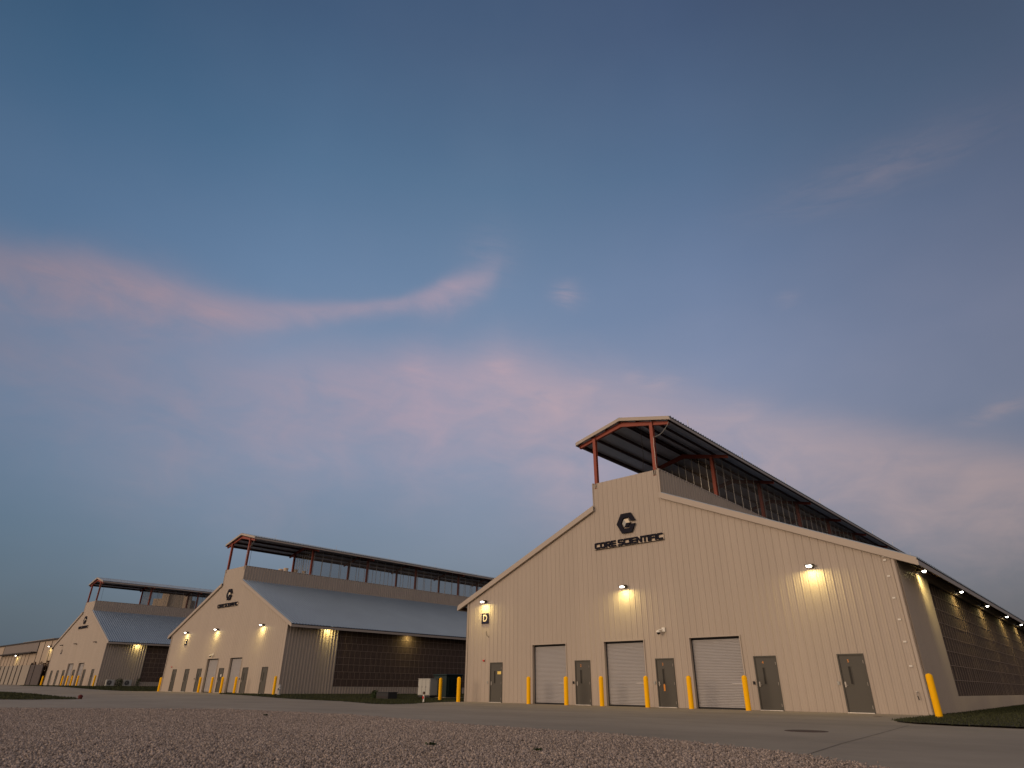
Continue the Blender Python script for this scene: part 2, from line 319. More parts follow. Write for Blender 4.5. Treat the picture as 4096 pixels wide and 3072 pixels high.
# ribbed metal sheet profile
def rib(s, pitch, h=.088, minor=False):
    e_ = .042
    if minor: h = .021
    else: e_ = .066
    q = s/pitch-math.floor(s/pitch); q = min(q, 1-q)*pitch
    if q < .012: return h
    if q < e_: return h*(1-(q-.012)/(e_-.012))
    if minor:
        for c in (pitch/3,):
            e = abs(q-c)
            if e < .008: return .006
            if e < .02: return .006*(1-(e-.008)/.012)
    return 0.0
def rib_breaks(a, b, pitch, minor=False):
    out = []
    k = int(math.floor(a/pitch))-1
    while k*pitch < b+pitch:
        offs = [-.042, -.012, .012, .042] if minor else [-.066, -.012, .012, .066]
        if minor:
            for c in (pitch/3, -pitch/3): offs += [c-.02, c-.008, c+.008, c+.02]
        out += [k*pitch+o for o in offs]; k += 1
    return [x for x in out if a < x < b]
def ribbed(mb, fmap, a, b, ztop, zbot, openings=(), pitch=.305, kinks=(), minor=False, mi=0):
    """sheet in (s, d, z) space mapped by fmap; ztop/zbot are functions of s"""
    xs = {a, b}; xs.update(rib_breaks(a, b, pitch, minor)); xs.update(k for k in kinks if a < k < b)
    for o in openings: xs.update(x for x in o[:2] if a < x < b)
    xs = sorted(xs); xs = [x for i, x in enumerate(xs) if i == 0 or x-xs[i-1] > 1e-5]
    for x0, x1 in zip(xs[:-1], xs[1:]):
        xm = (x0+x1)/2; d0, d1 = rib(x0, pitch, minor=minor), rib(x1, pitch, minor=minor)
        cuts = sorted([(o[2], o[3]) for o in openings if o[0] < xm < o[1]])
        e = 1e-6; lo = (zbot(x0+e), zbot(x1-e)); t = (ztop(x0+e), ztop(x1-e))
        for c0, c1 in cuts:
            if c0 > lo[0]+1e-4:
                mb.face([fmap(x0, d0, lo[0]), fmap(x1, d1, lo[1]), fmap(x1, d1, c0), fmap(x0, d0, c0)], mi)
            lo = (c1, c1)
        mb.face([fmap(x0, d0, lo[0]), fmap(x1, d1, lo[1]), fmap(x1, d1, t[1]), fmap(x0, d0, t[0])], mi)

# ------------------------------------------------------------------ warehouse dimensions
W = 25.054; m_ = W/2; OV = .84; HE = 5.932; PP = 2.192; HJ = 10.353; HP = 11.766
CC = 3.257; HC = 14.603; HK = 15.389; PW = 1.987; BEND = 3.076; BAY = 7.513; NB = 10; LEN = BAY*NB+.2
SL = (HJ-HE)/(m_-PP); CS = (HK-HC)/CC
LV0, LVT, LVB = 5.30, 5.478, .626
HR = 3.04
def gable(x):
    if abs(x-m_) < PP: return HP
    return HE+SL*(x if x < m_ else W-x)
LAY = {
 'D': dict(doors=[2.615, 9.05, 14.05, 19.06, 22.61], rolls=[(5.52, 7.95), (10.53, 12.95), (15.52, 18.03)], pitch=.332),
 'C': dict(doors=[2.75, 5.93, 8.9, 13.8, 18.65, 22.25], rolls=[(10.29, 12.72), (15.28, 17.65)], pitch=.332)}
DW = .51; DH = 2.17

def front_wall(layout, parent):
    mb = MB(); ops = [(c-DW, c+DW, -.5, DH) for c in layout['doors']]+[(a, b, -.5, HR) for a, b in layout['rolls']]
    ribbed(mb, lambda s, d, z: (s, -d, z), 0, W, gable, lambda s: -.4, ops, layout['pitch'], (m_-PP, m_+PP), True)
    mb.build('front_wall', 'wall', parent)
    # opening returns
    for a, b in layout['rolls']:
        rt_ = MB(); rt_.box(a-.05, a, -.045, .30, -.3, HR+.05).box(b, b+.05, -.045, .30, -.3, HR+.05).box(a, b, -.045, .30, HR, HR+.05)
        rt_.build('opening_trim', 'trim', parent)

def door(cx, parent, num=None, notice=None, first=[None]):
    d = empty('door', (cx, 0, 0)); d.parent = parent
    if first[0] is None:
        MB().box(-DW, -DW+.055, -.04, .12, 0, DH).box(DW-.055, DW, -.04, .12, 0, DH).box(-DW+.055, DW-.055, -.04, .12, DH-.055, DH).build('door_frame', 'door', d, bevel=.004)
        MB().box(-DW+.058, DW-.058, .0, .05, .012, DH-.058).build('door_leaf', 'door', d, bevel=.003)
        g = MB().box(-.19, -.05, -.014, -.001, 1.02, 1.72).build('window_frame', 'door', d, bevel=.003)
        MB().box(-.165, -.075, -.018, -.0145, 1.045, 1.695).build('window_pane', 'glass', d)
        MB().box(-.42, -.36, -.02, -.001, .93, 1.13).tube([(-.39, -.018, 1.0), (-.39, -.07, 1.0), (-.28, -.07, 1.0)], .011).build('handle', 'steel', d)
        for z in (.22, 1.05, 1.86): MB().box(DW-.064, DW-.050, -.052, -.0415, z-.06, z+.06).build('hinge', 'steel', d)
        MB().box(-DW+.02, DW-.02, -.10, .04, -.05, .028).build('threshold', 'alum', d, bevel=.003)
        first[0] = d
    else:
        for ch in first[0].children:
            if ch.name.split('.')[0] in ('door_frame', 'door_leaf', 'window_frame', 'window_pane', 'handle', 'hinge', 'threshold'):
                c = ch.copy(); COL.objects.link(c); c.parent = d
    if num: text_mesh(num, .16, .001, 'door_number', 'orange', d, (-.12, -.004, 1.90))
    if notice == 'yellow': MB().box(.10, .40, -.006, -.001, 1.52, 1.68).build('notice', 'sticker', d)
    if notice == 'tag': MB().prism([(-.165, .72), (-.075, .72), (-.075, .98), (-.12, 1.03), (-.165, 1.0)], 'y', -.02, -.016).build('notice', 'orange', d)['label'] = 'yellow tag under the door glass'
    if notice == 'white': MB().box(-.08, .16, -.006, -.001, 1.40, 1.62).build('notice', 'white', d)
    return d

def roller(a, b, parent):
    r = empty('roller_door', ((a+b)/2, 0, 0)); r.parent = parent; h = (b-a)/2
    mb = MB(); z = .06; n = 44; dz = (HR-.09-z)/n
    for i in range(n):
        z0 = z+i*dz
        pr = [(.20, z0), (.185, z0+dz*.2), (.178, z0+dz*.5), (.185, z0+dz*.8), (.20, z0+dz*.97), (.23, z0+dz*.97), (.23, z0)]
        mb.prism(pr, 'x', -h+.028, h-.028)
    mb.build('curtain', 'shutter', r)
    MB().box(-h+.001, -h+.03, .15, .26, .0, HR-.002).build('guide_rail', 'black', r)
    MB().box(h-.03, h-.001, .15, .26, .0, HR-.002).build('guide_rail', 'black', r)
    MB().box(-h+.06, h-.06, .15, .235, .0, .055).build('bottom_bar', 'black', r)
    MB().box(-h+.06, h-.06, .14, .30, HR-.055, HR-.002).build('hood', 'black', r)
    MB().box(h-.72, h-.10, .165, .177, 1.02, 1.07).build('lift_handle', 'shutter', r)

shared = []   # parts common to all three warehouses
def build_shared(parent):
    def B(mb, name, mt, **k):
        o = mb.build(name, mt, parent, **k); shared.append(o); return o
    yb = LEN
    # side walls with filter openings
    for sx_, X in ((-1, 0.0), (1, W)):
        mb = MB()
        ribbed(mb, lambda s, d, z: (X+sx_*d, s, z), 0.0, yb, lambda s: HE, lambda s: -.4, [(LV0, yb-3.0, LVB, LVT)], .305)
        B(mb, 'side_wall', 'wall')
        fr = MB(); e = sx_*.05
        x0, x1 = sorted((X-sx_*.06, X+e))
        fr.box(x0, x1, LV0-.10, LV0, LVB-.08, LVT+.06).box(x0, x1, LV0, yb-3.0, LVB-.08, LVB)
        fr.box(x0, x1, LV0, yb-3.0, LVT, LVT+.06)
        B(fr, 'opening_trim', 'trim')
        # filter pads with their wire grid
        fb = MB(); xf = X-sx_*.10; a, b = sorted((xf, xf-sx_*.1)); fb.box(a, b, LV0, yb-3.0, LVB, LVT, 0)
        rr = random.Random(3)
        g0, g1 = sorted((xf+sx_*.012, xf+sx_*.03))
        z = LVT-.555; zs = [LVT]
        while z > LVB+.2:
            fb.box(g0, g1, LV0, yb-3.0, z-.011, z+.011, 1); zs.append(z); z -= .61
        zs.append(LVB)
        for zi in range(len(zs)-1):
            y = LV0+.31+(.0 if zi < 2 else rr.choice((0, .17, 0, .17, .3)))
            while y < 58:
                yy = y+rr.uniform(-.02, .02); fb.box(g0+.004, g1-.004, yy-.0075, yy+.0075, zs[zi+1]+.01, zs[zi]-.01, 1)
                if zi > 0 and rr.random() < .3: fb.box(g0+.005, g1-.005, yy+.166, yy+.172, zs[zi+1]+.01, zs[zi]-.01, 1)
                y += .61
        B(fb, 'filter_wall', ['filter', 'mesh'])
    mb = MB(); ribbed(mb, lambda s, d, z: (s, yb+d, z), 0, W, gable, lambda s: -.4, (), .332, (m_-PP, m_+PP)); B(mb, 'rear_wall', 'wall')
    # corner trims (front)
    B(MB().box(-.05, -.001, -.05, .12, -.3, HE-.02).box(-.05, .10, -.05, -.041, -.3, HE-.02), 'corner_trim', 'trim')
    B(MB().box(W+.001, W+.05, -.05, .12, -.3, HE-.02).box(W-.10, W+.05, -.05, -.041, -.3, HE-.02), 'corner_trim', 'trim')
    # main roofs
    for sg in (-1, 1):
        mb = MB()
        def fm(s, d, u, sg=sg):        # u = horizontal distance outward from the monitor wall
            x = m_+sg*(PP+u); z = HJ-SL*u+.02
            return (x+sg*d*SL*.9, s, z+d)
        ribbed(mb, fm, -.16, yb+.16, lambda s: 0.0, lambda s: m_-PP+OV, (), .305)
        B(mb, 'roof', 'roof')
        # rake trim front, follows slope
        u1 = m_-PP+OV
        def P(u, dz): return (m_+sg*(PP+u), HJ-SL*u+dz)
        B(MB().prism([P(-.02, .075), P(u1, .075), P(u1, -.235), P(-.02, -.235)], 'y', -.175, -.14).prism([P(-.0, -.19), P(u1-.02, -.19), P(u1-.02, -.245), P(-.0, -.245)], 'y', -.14, -.037), 'rake_trim', 'trim')
        # eave trim
        xe = m_+sg*(PP+u1); ze = HJ-SL*u1; a, b = sorted((xe, xe+sg*.035))
        B(MB().box(a, b, -.175, yb+.15, ze-.235, ze-.035), 'eave_trim', 'trim')
        a, b = sorted((xe-sg*.01, xe+sg*.045)); B(MB().box(a, b, -.17, yb+.14, ze-.034, ze+.022), 'eave_shade_strip', 'seam')  # black strip stands in for the shaded rib openings under the roof edge
        # eave purlin + soffit brackets
        a, b = sorted((xe-sg*.05, xe-sg*.12)); B(MB().box(a, b, -.12, yb, ze-.17, ze-.02), 'eave_purlin', 'purlin')
        a, b = sorted((xe-sg*.45, xe-sg*.5)); zz = HJ-SL*(u1-.5); B(MB().box(a, b, -.12, yb, zz-.2, zz-.02), 'eave_purlin', 'purlin')
        # monitor side wall (parapet)
        mb = MB(); X = m_+sg*PP
        ribbed(mb, lambda s, d, z: (X+sg*d, s, z), 0, yb, lambda s: HP, lambda s: HJ-.1, (), .305); B(mb, 'parapet_wall', 'wall')
        a, b = sorted((X-sg*.03, X+sg*.055)); B(MB().box(a, b, -.05, yb, HP-.001, HP+.035), 'parapet_cap', 'trim')
        a, b = sorted((X+sg*.001, X+sg*.05)); B(MB().box(a, b, -.04, .10, HJ, HP-.002), 'corner_trim', 'trim')
        a, b = sorted((X+sg*.002, X+sg*.12)); B(MB().box(a, b, 0.0, yb, HJ-.06, HJ+.07), 'flashing', 'trim')
        # red posts, screen rods and bird mesh
        for i in range(NB+1):
            y = .1+BAY*i
            x = m_+sg*PW; mb = MB(); bw = .10
            zt = HK-.30-CS*PW-.02
            mb.box(x-bw, x+bw, y-.10, y-.088, HP-.3, zt).box(x-bw, x+bw, y+.088, y+.10, HP-.3, zt).box(x-.012, x+.012, y-.088, y+.088, HP-.3, zt)
            mb.box(x-bw-.02, x+bw+.02, y-.12, y+.12, HP-.32, HP-.3).box(x-bw-.012, x+bw+.012, y-.11, y+.11, zt, zt+.018)
            B(mb, 'post', 'red')
        for i in range(1, 9):
            for k in range(6):
                y = .1+BAY*i+BAY/6*k+(.16 if k == 0 else 0); x = m_+sg*(PW+.13)
                B(MB().box(x-.018, x+.018, y-.018, y+.018, HP+.036, HK-.22-CS*(PW+.13)), 'rod', 'galv')
        x = m_+sg*(PW+.16); B(MB().face([(x, .1+BAY, HP+.04), (x, yb-.1, HP+.04), (x, yb-.1, HK-.3-CS*PW), (x, .1+BAY, HK-.3-CS*PW)]), 'bird_screen', 'screen')
        # canopy roof half
        mb = MB()
        def fc(s, d, u, sg=sg): return (m_+sg*(u+d*CS), s, HK-.02-CS*u+d)
        ribbed(mb, fc, -.10, yb+.1, lambda s: 0.0, lambda s: CC+.04, (), .305)
        ribbed(mb, lambda s, d, u: (m_+sg*u, s, HK-.028-CS*u), -.10, yb+.1, lambda s: 0.0, lambda s: CC+.03, (), 1.0, mi=1)
        B(mb, 'monitor_roof', ['roof', 'deck'])
        def Q(u, dz): return (m_+sg*u, HK-CS*u+dz)
        B(MB().prism([Q(0, .03), Q(CC, .03), Q(CC, -.17), Q(0, -.17)], 'y', -.13, -.10).prism([Q(0, -.13), Q(CC-.02, -.13), Q(CC-.02, -.18), Q(0, -.18)], 'y', -.10, -.06), 'monitor_rake_trim', 'trim')
        a, b = sorted((m_+sg*CC, m_+sg*(CC+.03))); B(MB().box(a, b, -.13, yb+.1, HC-.21, HC-.055), 'monitor_eave_trim', 'trim')
        a, b = sorted((m_+sg*(CC-.01), m_+sg*(CC+.045))); B(MB().box(a, b, -.125, yb+.09, HC-.054, HC-.012), 'monitor_shade_strip', 'seam')  # dark strip painted as the shade in the canopy's open rib ends
        for u in (.10, 1.08, 2.12, 3.12):
            x = m_+sg*u; z1 = HK-.035-CS*u; B(MB().box(x-.035, x-.03, -.06, yb, z1-.205, z1-.005).box(x-.03, x+.035, -.06, yb, z1-.205, z1-.198), 'purlin', 'purlin')
        for i in range(0, NB, 1):
            B(MB().cyl((m_+sg*(CC-.02), 2.2+BAY*i, HC-.02), .012, .55, 6), 'lightning_rod', 'galv')
    for i in range(NB+1):
        y = .1+BAY*i; mb = MB()
        for sg in (-1, 1):
            def Q(u, dz): return (m_+sg*u, HK-.245-CS*u+dz)
            mb.prism([Q(0, 0), Q(BEND, 0), Q(BEND, -.012), Q(0, -.012)], 'y', y-.085, y+.085)
            mb.prism([Q(0, -.26), Q(BEND, -.17), Q(BEND, -.182), Q(0, -.272)], 'y', y-.085, y+.085)
            mb.prism([Q(0, -.012), Q(BEND, -.012), Q(BEND, -.17), Q(0, -.26)], 'y', y-.006, y+.006)
            e = sorted((m_+sg*BEND, m_+sg*(BEND+.012))); mb.box(e[0], e[1], y-.085, y+.085, HK-.245-CS*BEND-.19, HK-.245-CS*BEND)
        B(mb, 'rafter', 'red')
    yc = .1+BAY+.14
    for k in range(-3, 4): B(MB().box(m_+k*.5-.016, m_+k*.5+.016, yc-.016, yc+.016, HJ+.34, HK-.26-CS*abs(k*.5)), 'cross_rod', 'galv')
    B(MB().face([(m_-PW, yc+.03, HJ+.34), (m_+PW, yc+.03, HJ+.34), (m_+PW, yc+.03, HK-.3-CS*PW), (m_, yc+.03, HK-.3), (m_-PW, yc+.03, HK-.3-CS*PW)]), 'cross_screen', 'screen')
    B(MB().box(m_-PP+.06, m_+PP-.06, .15, yb-.1, HJ+.30, HJ+.34), 'exhaust_deck', 'seam')
    B(MB().box(.4, W-.4, 6.0, 6.05, .0, HE-.4).box(.4, W-.4, .5, .55, .0, HE-.4).box(.5, .55, .6, yb-1, 0, HE-.5).box(W-.55, W-.5, .6, yb-1, 0, HE-.5), 'inner_liner', 'seam')
    # hanging cable and post conduit
    B(MB().tube([(m_+.78, .95, HK-.28), (m_+.78, 1.0, 13.2), (m_+.60, 1.1, 12.2), (m_+.6, 1.12, HP-.2)], .014), 'hanging_cable', 'seam')
    px = m_+PW+.12
    pts = [(m_+BEND+.06, .02, HK-.30-CS*BEND)]
    for t in np.linspace(0, 1, 9)[1:]:
        pts.append((m_+BEND+.06+(px-m_-BEND-.06)*t, .0-.03*t, HK-.3-CS*BEND-.06-.62*t**1.0-.20*math.sin(math.pi*t)))
    z = pts[-1][2]
    for k in range(1, 8): pts.append((px+.01*math.sin(k*2.1), -.03, z-(z-HP-.05)*k/7))
    B(MB().tube(pts, .013), 'conduit', 'galv')
    # ridge cap
    B(MB().prism([(m_-.22, HK-.22*CS+.018), (m_, HK+.018), (m_+.22, HK-.22*CS+.018), (m_+.22, HK-.22*CS+.040), (m_, HK+.044), (m_-.22, HK-.22*CS+.040)], 'y', -.135, yb+.1), 'ridge_cap', 'roof')

OD = Vector((0, 0, 0)); OC = Vector((-48.49, .469, .13)); OB = Vector((-98.11, 1.434, .48))
def warehouse(org, lay, label, first=False):
    e = empty('warehouse', org, 0, label, 'warehouse', 'steel warehouses in a row')
    front_wall(LAY[lay], e)
    if first: build_shared(e)
    else:
        for o in list(shared):
            c = o.copy(); COL.objects.link(c); c.parent = e
    for i, cx in enumerate(LAY[lay]['doors']):
        if lay == 'D': door(cx, e, {1: '2', 2: '3', 3: '4', 4: '5'}.get(i), {0: 'yellow', 2: 'tag'}.get(i))
        else: door(cx, e, None, 'white' if (i == 3 and org == OC) else None)
    for a, b in LAY[lay]['rolls']: roller(a, b, e)
    return e
warehouse(OD, 'D', 'nearest tan ribbed steel warehouse with three roller doors and the letter D plate', True)
warehouse(OC, 'C', 'middle tan ribbed steel warehouse with two roller doors and the letter C plate')
warehouse(OB, 'C', 'farthest of the three stepped roof warehouses, its front lamps unlit')

# ------------------------------------------------------------------ raised lettering and emblem
def stroke_letters():
    t = .088; h = .335; G = {}
    def R_(*r): return [('r',)+q for q in r]
    # unit widths given per letter; shapes = rectangles (x0,x1,z0,z1) or polygons
    w = .335
    c = .05
    Cp = [(c, 0), (w, 0), (w, t), (t+.01, t), (t, t+.01), (t, h-t-.01), (t+.01, h-t), (w, h-t), (w, h), (c, h), (0, h-c), (0, c)]
    G['C'] = (w, [Cp])
    G['O'] = (w, [[(c, 0), (w/2, 0), (w/2, t), (t, t), (t, h-t), (w/2, h-t), (w/2, h), (c, h), (0, h-c), (0, c)], [(w/2, 0), (w-c, 0), (w, c), (w, h-c), (w-c, h), (w/2, h), (w/2, h-t), (w-t, h-t), (w-t, t), (w/2, t)]])
    G['R'] = (w, [[(0, 0), (t, 0), (t, h), (0, h)], [(t, h-t), (w-t, h-t), (w-t, h), (t, h)], [(w-t, .15), (w-.02, .15), (w, .19), (w, h-c), (w-c, h), (w-t, h)], [(t, .11), (w-.04, .11), (w-.01, .16), (w-t, .19), (t, .19)], [(w-.20, .11), (w-.08, .11), (w, 0), (w-.115, 0)]])
    G['E'] = (.31, [[(0, 0), (t, 0), (t, h), (0, h)], [(t, 0), (.31, 0), (.31, .078), (t, .078)], [(t, .13), (.30, .13), (.30, .205), (t, .205)], [(t, h-.078), (.31, h-.078), (.31, h), (t, h)]])
    G['S'] = (w, [[(0, 0), (w-c, 0), (w, c), (w, .08), (0, .08)], [(w-t, .08), (w, .08), (w, .17), (w-.04, .205), (w-t, .205)], [(.04, .13), (w-t, .13), (w-t, .205), (0, .205), (0, .17)], [(0, .205), (t, .205), (t, h-.078), (0, h-.078)], [(0, h-.078), (w-.01, h-.078), (w-.01, h), (c, h), (0, h-c)]])
    G['I'] = (t, [[(0, 0), (t, 0), (t, h), (0, h)]])
    G['N'] = (w, [[(0, 0), (t, 0), (t, h), (0, h)], [(w-t, 0), (w, 0), (w, h), (w-t, h)], [(t, h), (t, h-.13), (w-t, 0), (w-t, .13)]])
    G['T'] = (.31, [[(0, h-t), (.31, h-t), (.31, h), (0, h)], [(.155-t/2, 0), (.155+t/2, 0), (.155+t/2, h-t), (.155-t/2, h-t)]])
    G['F'] = (.30, [[(0, 0), (t, 0), (t, h), (0, h)], [(t, h-t), (.30, h-t), (.30, h), (t, h)], [(t, .115), (.28, .115), (.28, .195), (t, .195)]])
    return G
GL = stroke_letters()
def hexpt(r, a): return (r*math.cos(R(a)), r*math.sin(R(a)))
def sign(org, label, labele, first=[None]):
    if first[0] is None:
        e = empty('company_sign', org+Vector((10.30, -.04, 7.92)), 0, label, 'sign', 'raised company names')
        MB().box(-.02, 4.40, -.012, -.002, -.03, .35).build('backing_plate', 'backer', e, bevel=.002)
        MB().box(-.02, 4.40, -.05, -.013, -.045, -.025).build('mounting_rail', 'logo', e)
        x = 0.0; gaps = .022
        word = 'CORE SCIENTIFIC'; tot = sum(GL[c][0] for c in word if c != ' '); sc = (4.36-.13-gaps*12)/tot
        for ch in word:
            if ch == ' ': x += .13-gaps; continue
            wd, polys = GL[ch]; mb = MB()
            for p in polys: mb.prism([(x+a*sc, b) for a, b in p], 'y', -.085, -.03)
            mb.build('letter', 'logo', e); x += wd*sc+gaps
        g = empty('emblem', org+Vector((12.50, -.04, 9.09)), 0, labele, 'sign', 'hexagon emblems')
        mb = MB(); Ro, Ri = .628, .345; k = .085
        o = [hexpt(Ro, a) for a in (60, 120, 180, 240, 300)]; i_ = [hexpt(Ri, a) for a in (60, 120, 180, 240, 300)]
        for q in range(4): mb.prism([o[q], o[q+1], i_[q+1], i_[q]], 'y', -.10, -.02)
        def ex(r, s): # point on right edge at z = s*k
            return (r-abs(k)/math.tan(R(60)), s*k)
        mb.prism([ex(Ro, 1), o[0], i_[0], ex(Ri, 1)], 'y', -.10, -.02); mb.prism([ex(Ro, -1), ex(Ri, -1), i_[4], o[4]], 'y', -.10, -.02)
        mb.build('ring', 'logo', g)
        r = .25; c = (0, 0); hx = [hexpt(r, a) for a in (0, 60, 120, 180, 240, 300)]
        MB().prism([c, hx[2], hx[3], hx[4]], 'y', -.09, -.02).build('cube_side', 'grey', g)
        MB().prism([c, hx[0], hx[1], hx[2]], 'y', -.09, -.02).build('cube_top', 'cream', g)
        MB().prism([c, hx[4], hx[5], hx[0]], 'y', -.09, -.02).build('cube_front', 'logo', g)
        first[0] = (e, g)
    else:
        dup(first[0][0], org+Vector((10.30, -.04, 7.92)), 0, label); dup(first[0][1], org+Vector((12.50, -.04, 9.09)), 0, labele)
sign(OD, 'raised black company name across the nearest warehouse front', 'black hexagon emblem with a small cube, high on the nearest warehouse')
sign(OC, 'raised black company name on the middle warehouse front', 'black hexagon emblem above the company name on the middle warehouse')
sign(OB, 'raised black company name on the farthest warehouse gable', 'small black hexagon emblem on the farthest warehouse gable')
def plate(org, x0, z0, ch, label):
    e = empty('letter_plate', org+Vector((x0+.31, -.036, z0+.31)), 0, label, 'sign', 'building letter plates')
    MB().box(-.31, .31, -.02, -.002, -.31, .31).build('plate', 'navy', e, bevel=.003)
    text_mesh(ch, .56, .004, 'letter', 'cream', e, (0, -.026, 0), sx=.92, off=.012)
plate(OD, 1.30, 4.41, 'D', 'dark square plate with a pale letter D by the left edge of the nearest warehouse')
plate(OC, 3.80, 4.52, 'C', 'dark square plate with a pale letter C on the middle warehouse')
plate(OB, 4.50, 4.50, 'B', 'small dark letter plate on the farthest warehouse front')

# ------------------------------------------------------------------ wall lights
LAMP_W = 42.0; LC = (1.0, .80, .30)
def wall_light(lit, loc, rz, label, group):
    e = empty('wall_light', loc, rz, label, 'wall light', group)
    MB().box(-.09, .09, -.10, -.036, -.06, .10).build('back_box', 'fixture', e, bevel=.006)
    MB().prism([(-.10, -.02), (-.10, .09), (-.20, .10), (-.43, .065), (-.45, .03), (-.43, .02), (-.2, -.01)], 'x', -.16, .16).build('housing', 'fixture', e, bevel=.008)
    MB().prism([(-.435, .018), (-.30, .0), (-.31, -.045), (-.41, -.035)], 'x', -.10, .10).build('lens', 'lens' if lit else 'lens_off', e)
    if lit:
        ld = bpy.data.lights.new('lamp', 'AREA'); ld.shape = 'RECTANGLE'; ld.size = .24; ld.size_y = .14; ld.energy = LAMP_W; ld.color = LC
        lo = bpy.data.objects.new('lamp', ld); COL.objects.link(lo); lo.parent = e; lo.location = (0, -.34, -.052); lo.rotation_euler = (R(-10), 0, 0)
    return e
LG = 'lit lamps on the warehouse fronts'
wl = wall_light(True, OD+Vector((1.62, 0, 5.70)), 0, 'lit wall lamp directly above the letter D plate', LG)
wo_ = wall_light(False, OB+Vector((4.5, 0, 5.75)), 0, 'unlit wall lamp leftmost of three on the farthest warehouse', 'unlit lamps on the farthest warehouse')
for org, x, z, l in ((OD, 12.10, 5.70, 'lit wall lamp below the company name on the nearest warehouse'), (OD, 21.80, 5.72, 'lit wall lamp on the right half of the nearest warehouse front'),
    (OC, 4.15, 5.78, 'lit wall lamp above the letter C plate'), (OC, 11.4, 5.76, 'lit wall lamp in the middle of the middle warehouse front'), (OC, 20.75, 5.72, 'lit wall lamp rightmost on the middle warehouse front')):
    dup(wl, org+Vector((x, 0, z)), 0, l)
dup(wo_, OB+Vector((11.5, 0, 5.72)), 0, 'unlit wall lamp in the middle of the farthest warehouse front')
dup(wo_, OB+Vector((20.4, 0, 5.68)), 0, 'unlit wall lamp rightmost on the farthest warehouse front')
sidel = ['lit lamp under the right eave nearest the front corner', 'second lit lamp back under the right eave', 'third lit lamp back under the right eave', 'fourth lit lamp back under the right eave', 'fifth lit lamp back under the right eave, at the picture edge']
for y, l in zip((3.45, 12.0, 20.25, 28.5, 36.2), sidel):
    o = dup(wl, OD+Vector((W, y, 5.60)), R(90), l); o['group'] = 'lit lamps under the right eave'
o = dup(wl, OC+Vector((W, 4.0, 5.55)), R(90), 'lit lamp under the eave on the ribbed side of the middle warehouse'); o['group'] = 'lit lamps on the side walls'
o = dup(wl, OC+Vector((W, 13.6, 5.55)), R(90), 'lit lamp under the eave over the brown filter wall of the middle warehouse'); o['group'] = 'lit lamps on the side walls'
o = dup(wl, OB+Vector((W, 3.9, 5.55)), R(90), 'lit lamp under the side eave of the farthest warehouse'); o['group'] = 'lit lamps on the side walls'

# ------------------------------------------------------------------ cameras, readers, alarms, plates on the fronts
def seccam(loc, label, first=[None]):
    if first[0]: return dup(first[0], loc, 0, label)
    e = empty('security_camera', loc, 0, label, 'camera', 'security cameras on the fronts')
    MB().box(-.02, .16, -.10, -.036, -.04, .16).build('junction_box', 'white', e, bevel=.01)
    MB().tube([(.03, -.09, .06), (-.10, -.20, .06), (-.12, -.24, .0)], .03, 8).build('bracket', 'white', e)
    MB().lathe([(.03, .06), (.09, .04), (.105, .0), (.105, -.04), (.09, -.05)], (-.12, -.26, -.03), 20).build('camera_body', 'white', e, smooth=True)
    MB().lathe([(.085, -.05), (.08, -.09), (.05, -.13), (.01, -.145)], (-.12, -.26, -.03), 20).build('dome', 'glass', e, smooth=True)
    first[0] = e
seccam(OD+Vector((14.12, 0, 3.42)), 'white dome security camera between two roller doors of the nearest warehouse')
seccam(OC+Vector((11.35, 0, 3.36)), 'white security camera above the left roller door of the middle warehouse')
def reader(loc, dark, label):
    o = MB().box(-.045, .045, -.06, -.036, -.065, .065).box(-.03, .03, -.066, -.0605, -.02, .045).build('card_reader', 'black' if dark else 'grey', None, bevel=.004, loc=loc); tag(o, label, 'card reader', 'card readers beside the doors')
for x, d, l in ((1.93, 0, 'grey card reader left of the door with the yellow notice'), (8.42, 1, 'black card reader left of door 2'), (13.42, 0, 'grey card reader left of door 3'),
                (18.43, 1, 'black card reader left of door 4'), (21.97, 0, 'grey card reader left of door 5')):
    reader(OD+Vector((x, 0, 1.08)), d, l)
reader(OC+Vector((8.12, 0, 1.22)), 1, 'black card reader left of the third door of the middle warehouse')
reader(OC+Vector((17.9, 0, 1.2)), 1, 'black card reader right of the right roller door of the middle warehouse')
def alarm(loc, label):
    e = empty('fire_alarm', loc, 0, label, 'fire alarm', 'red fire alarms')
    MB().box(-.055, .055, -.085, -.036, -.06, .055).build('base', 'redbox', e, bevel=.008)
    MB().cyl((.0, -.12, .0), .05, .035, 16, axis='y').build('horn', 'redbox', e); MB().box(.04, .075, -.10, -.0855, .02, .08).build('strobe', 'white', e)
alarm(OD+Vector((1.60, 0, 2.29)), 'red fire alarm up left of the door with the yellow notice')
alarm(OC+Vector((1.85, 0, 2.40)), 'red fire alarm near the left corner of the middle warehouse')
o = MB().tube([(0, -.05, 0), (.0, -.06, -.08), (.03, -.07, -.17), (.10, -.08, -.27), (.17, -.06, -.31), (.21, -.05, -.33)], .012).box(.19, .23, -.07, -.036, -.36, -.32).build('loose_wire', 'black', None, loc=OD+Vector((1.75, 0, 3.96)))
tag(o, 'short loose black wire hanging below the letter D plate', 'wire')
tl = ['white marker plate topmost in the column at the right corner', 'white marker plate just below the topmost one at the right corner', 'white marker plate third from the top at the right corner', 'white marker plate fourth from the top at the right corner',
      'white marker plate third from the bottom at the right corner', 'white marker plate second from the bottom at the right corner', 'white marker plate lowest in the column at the right corner']
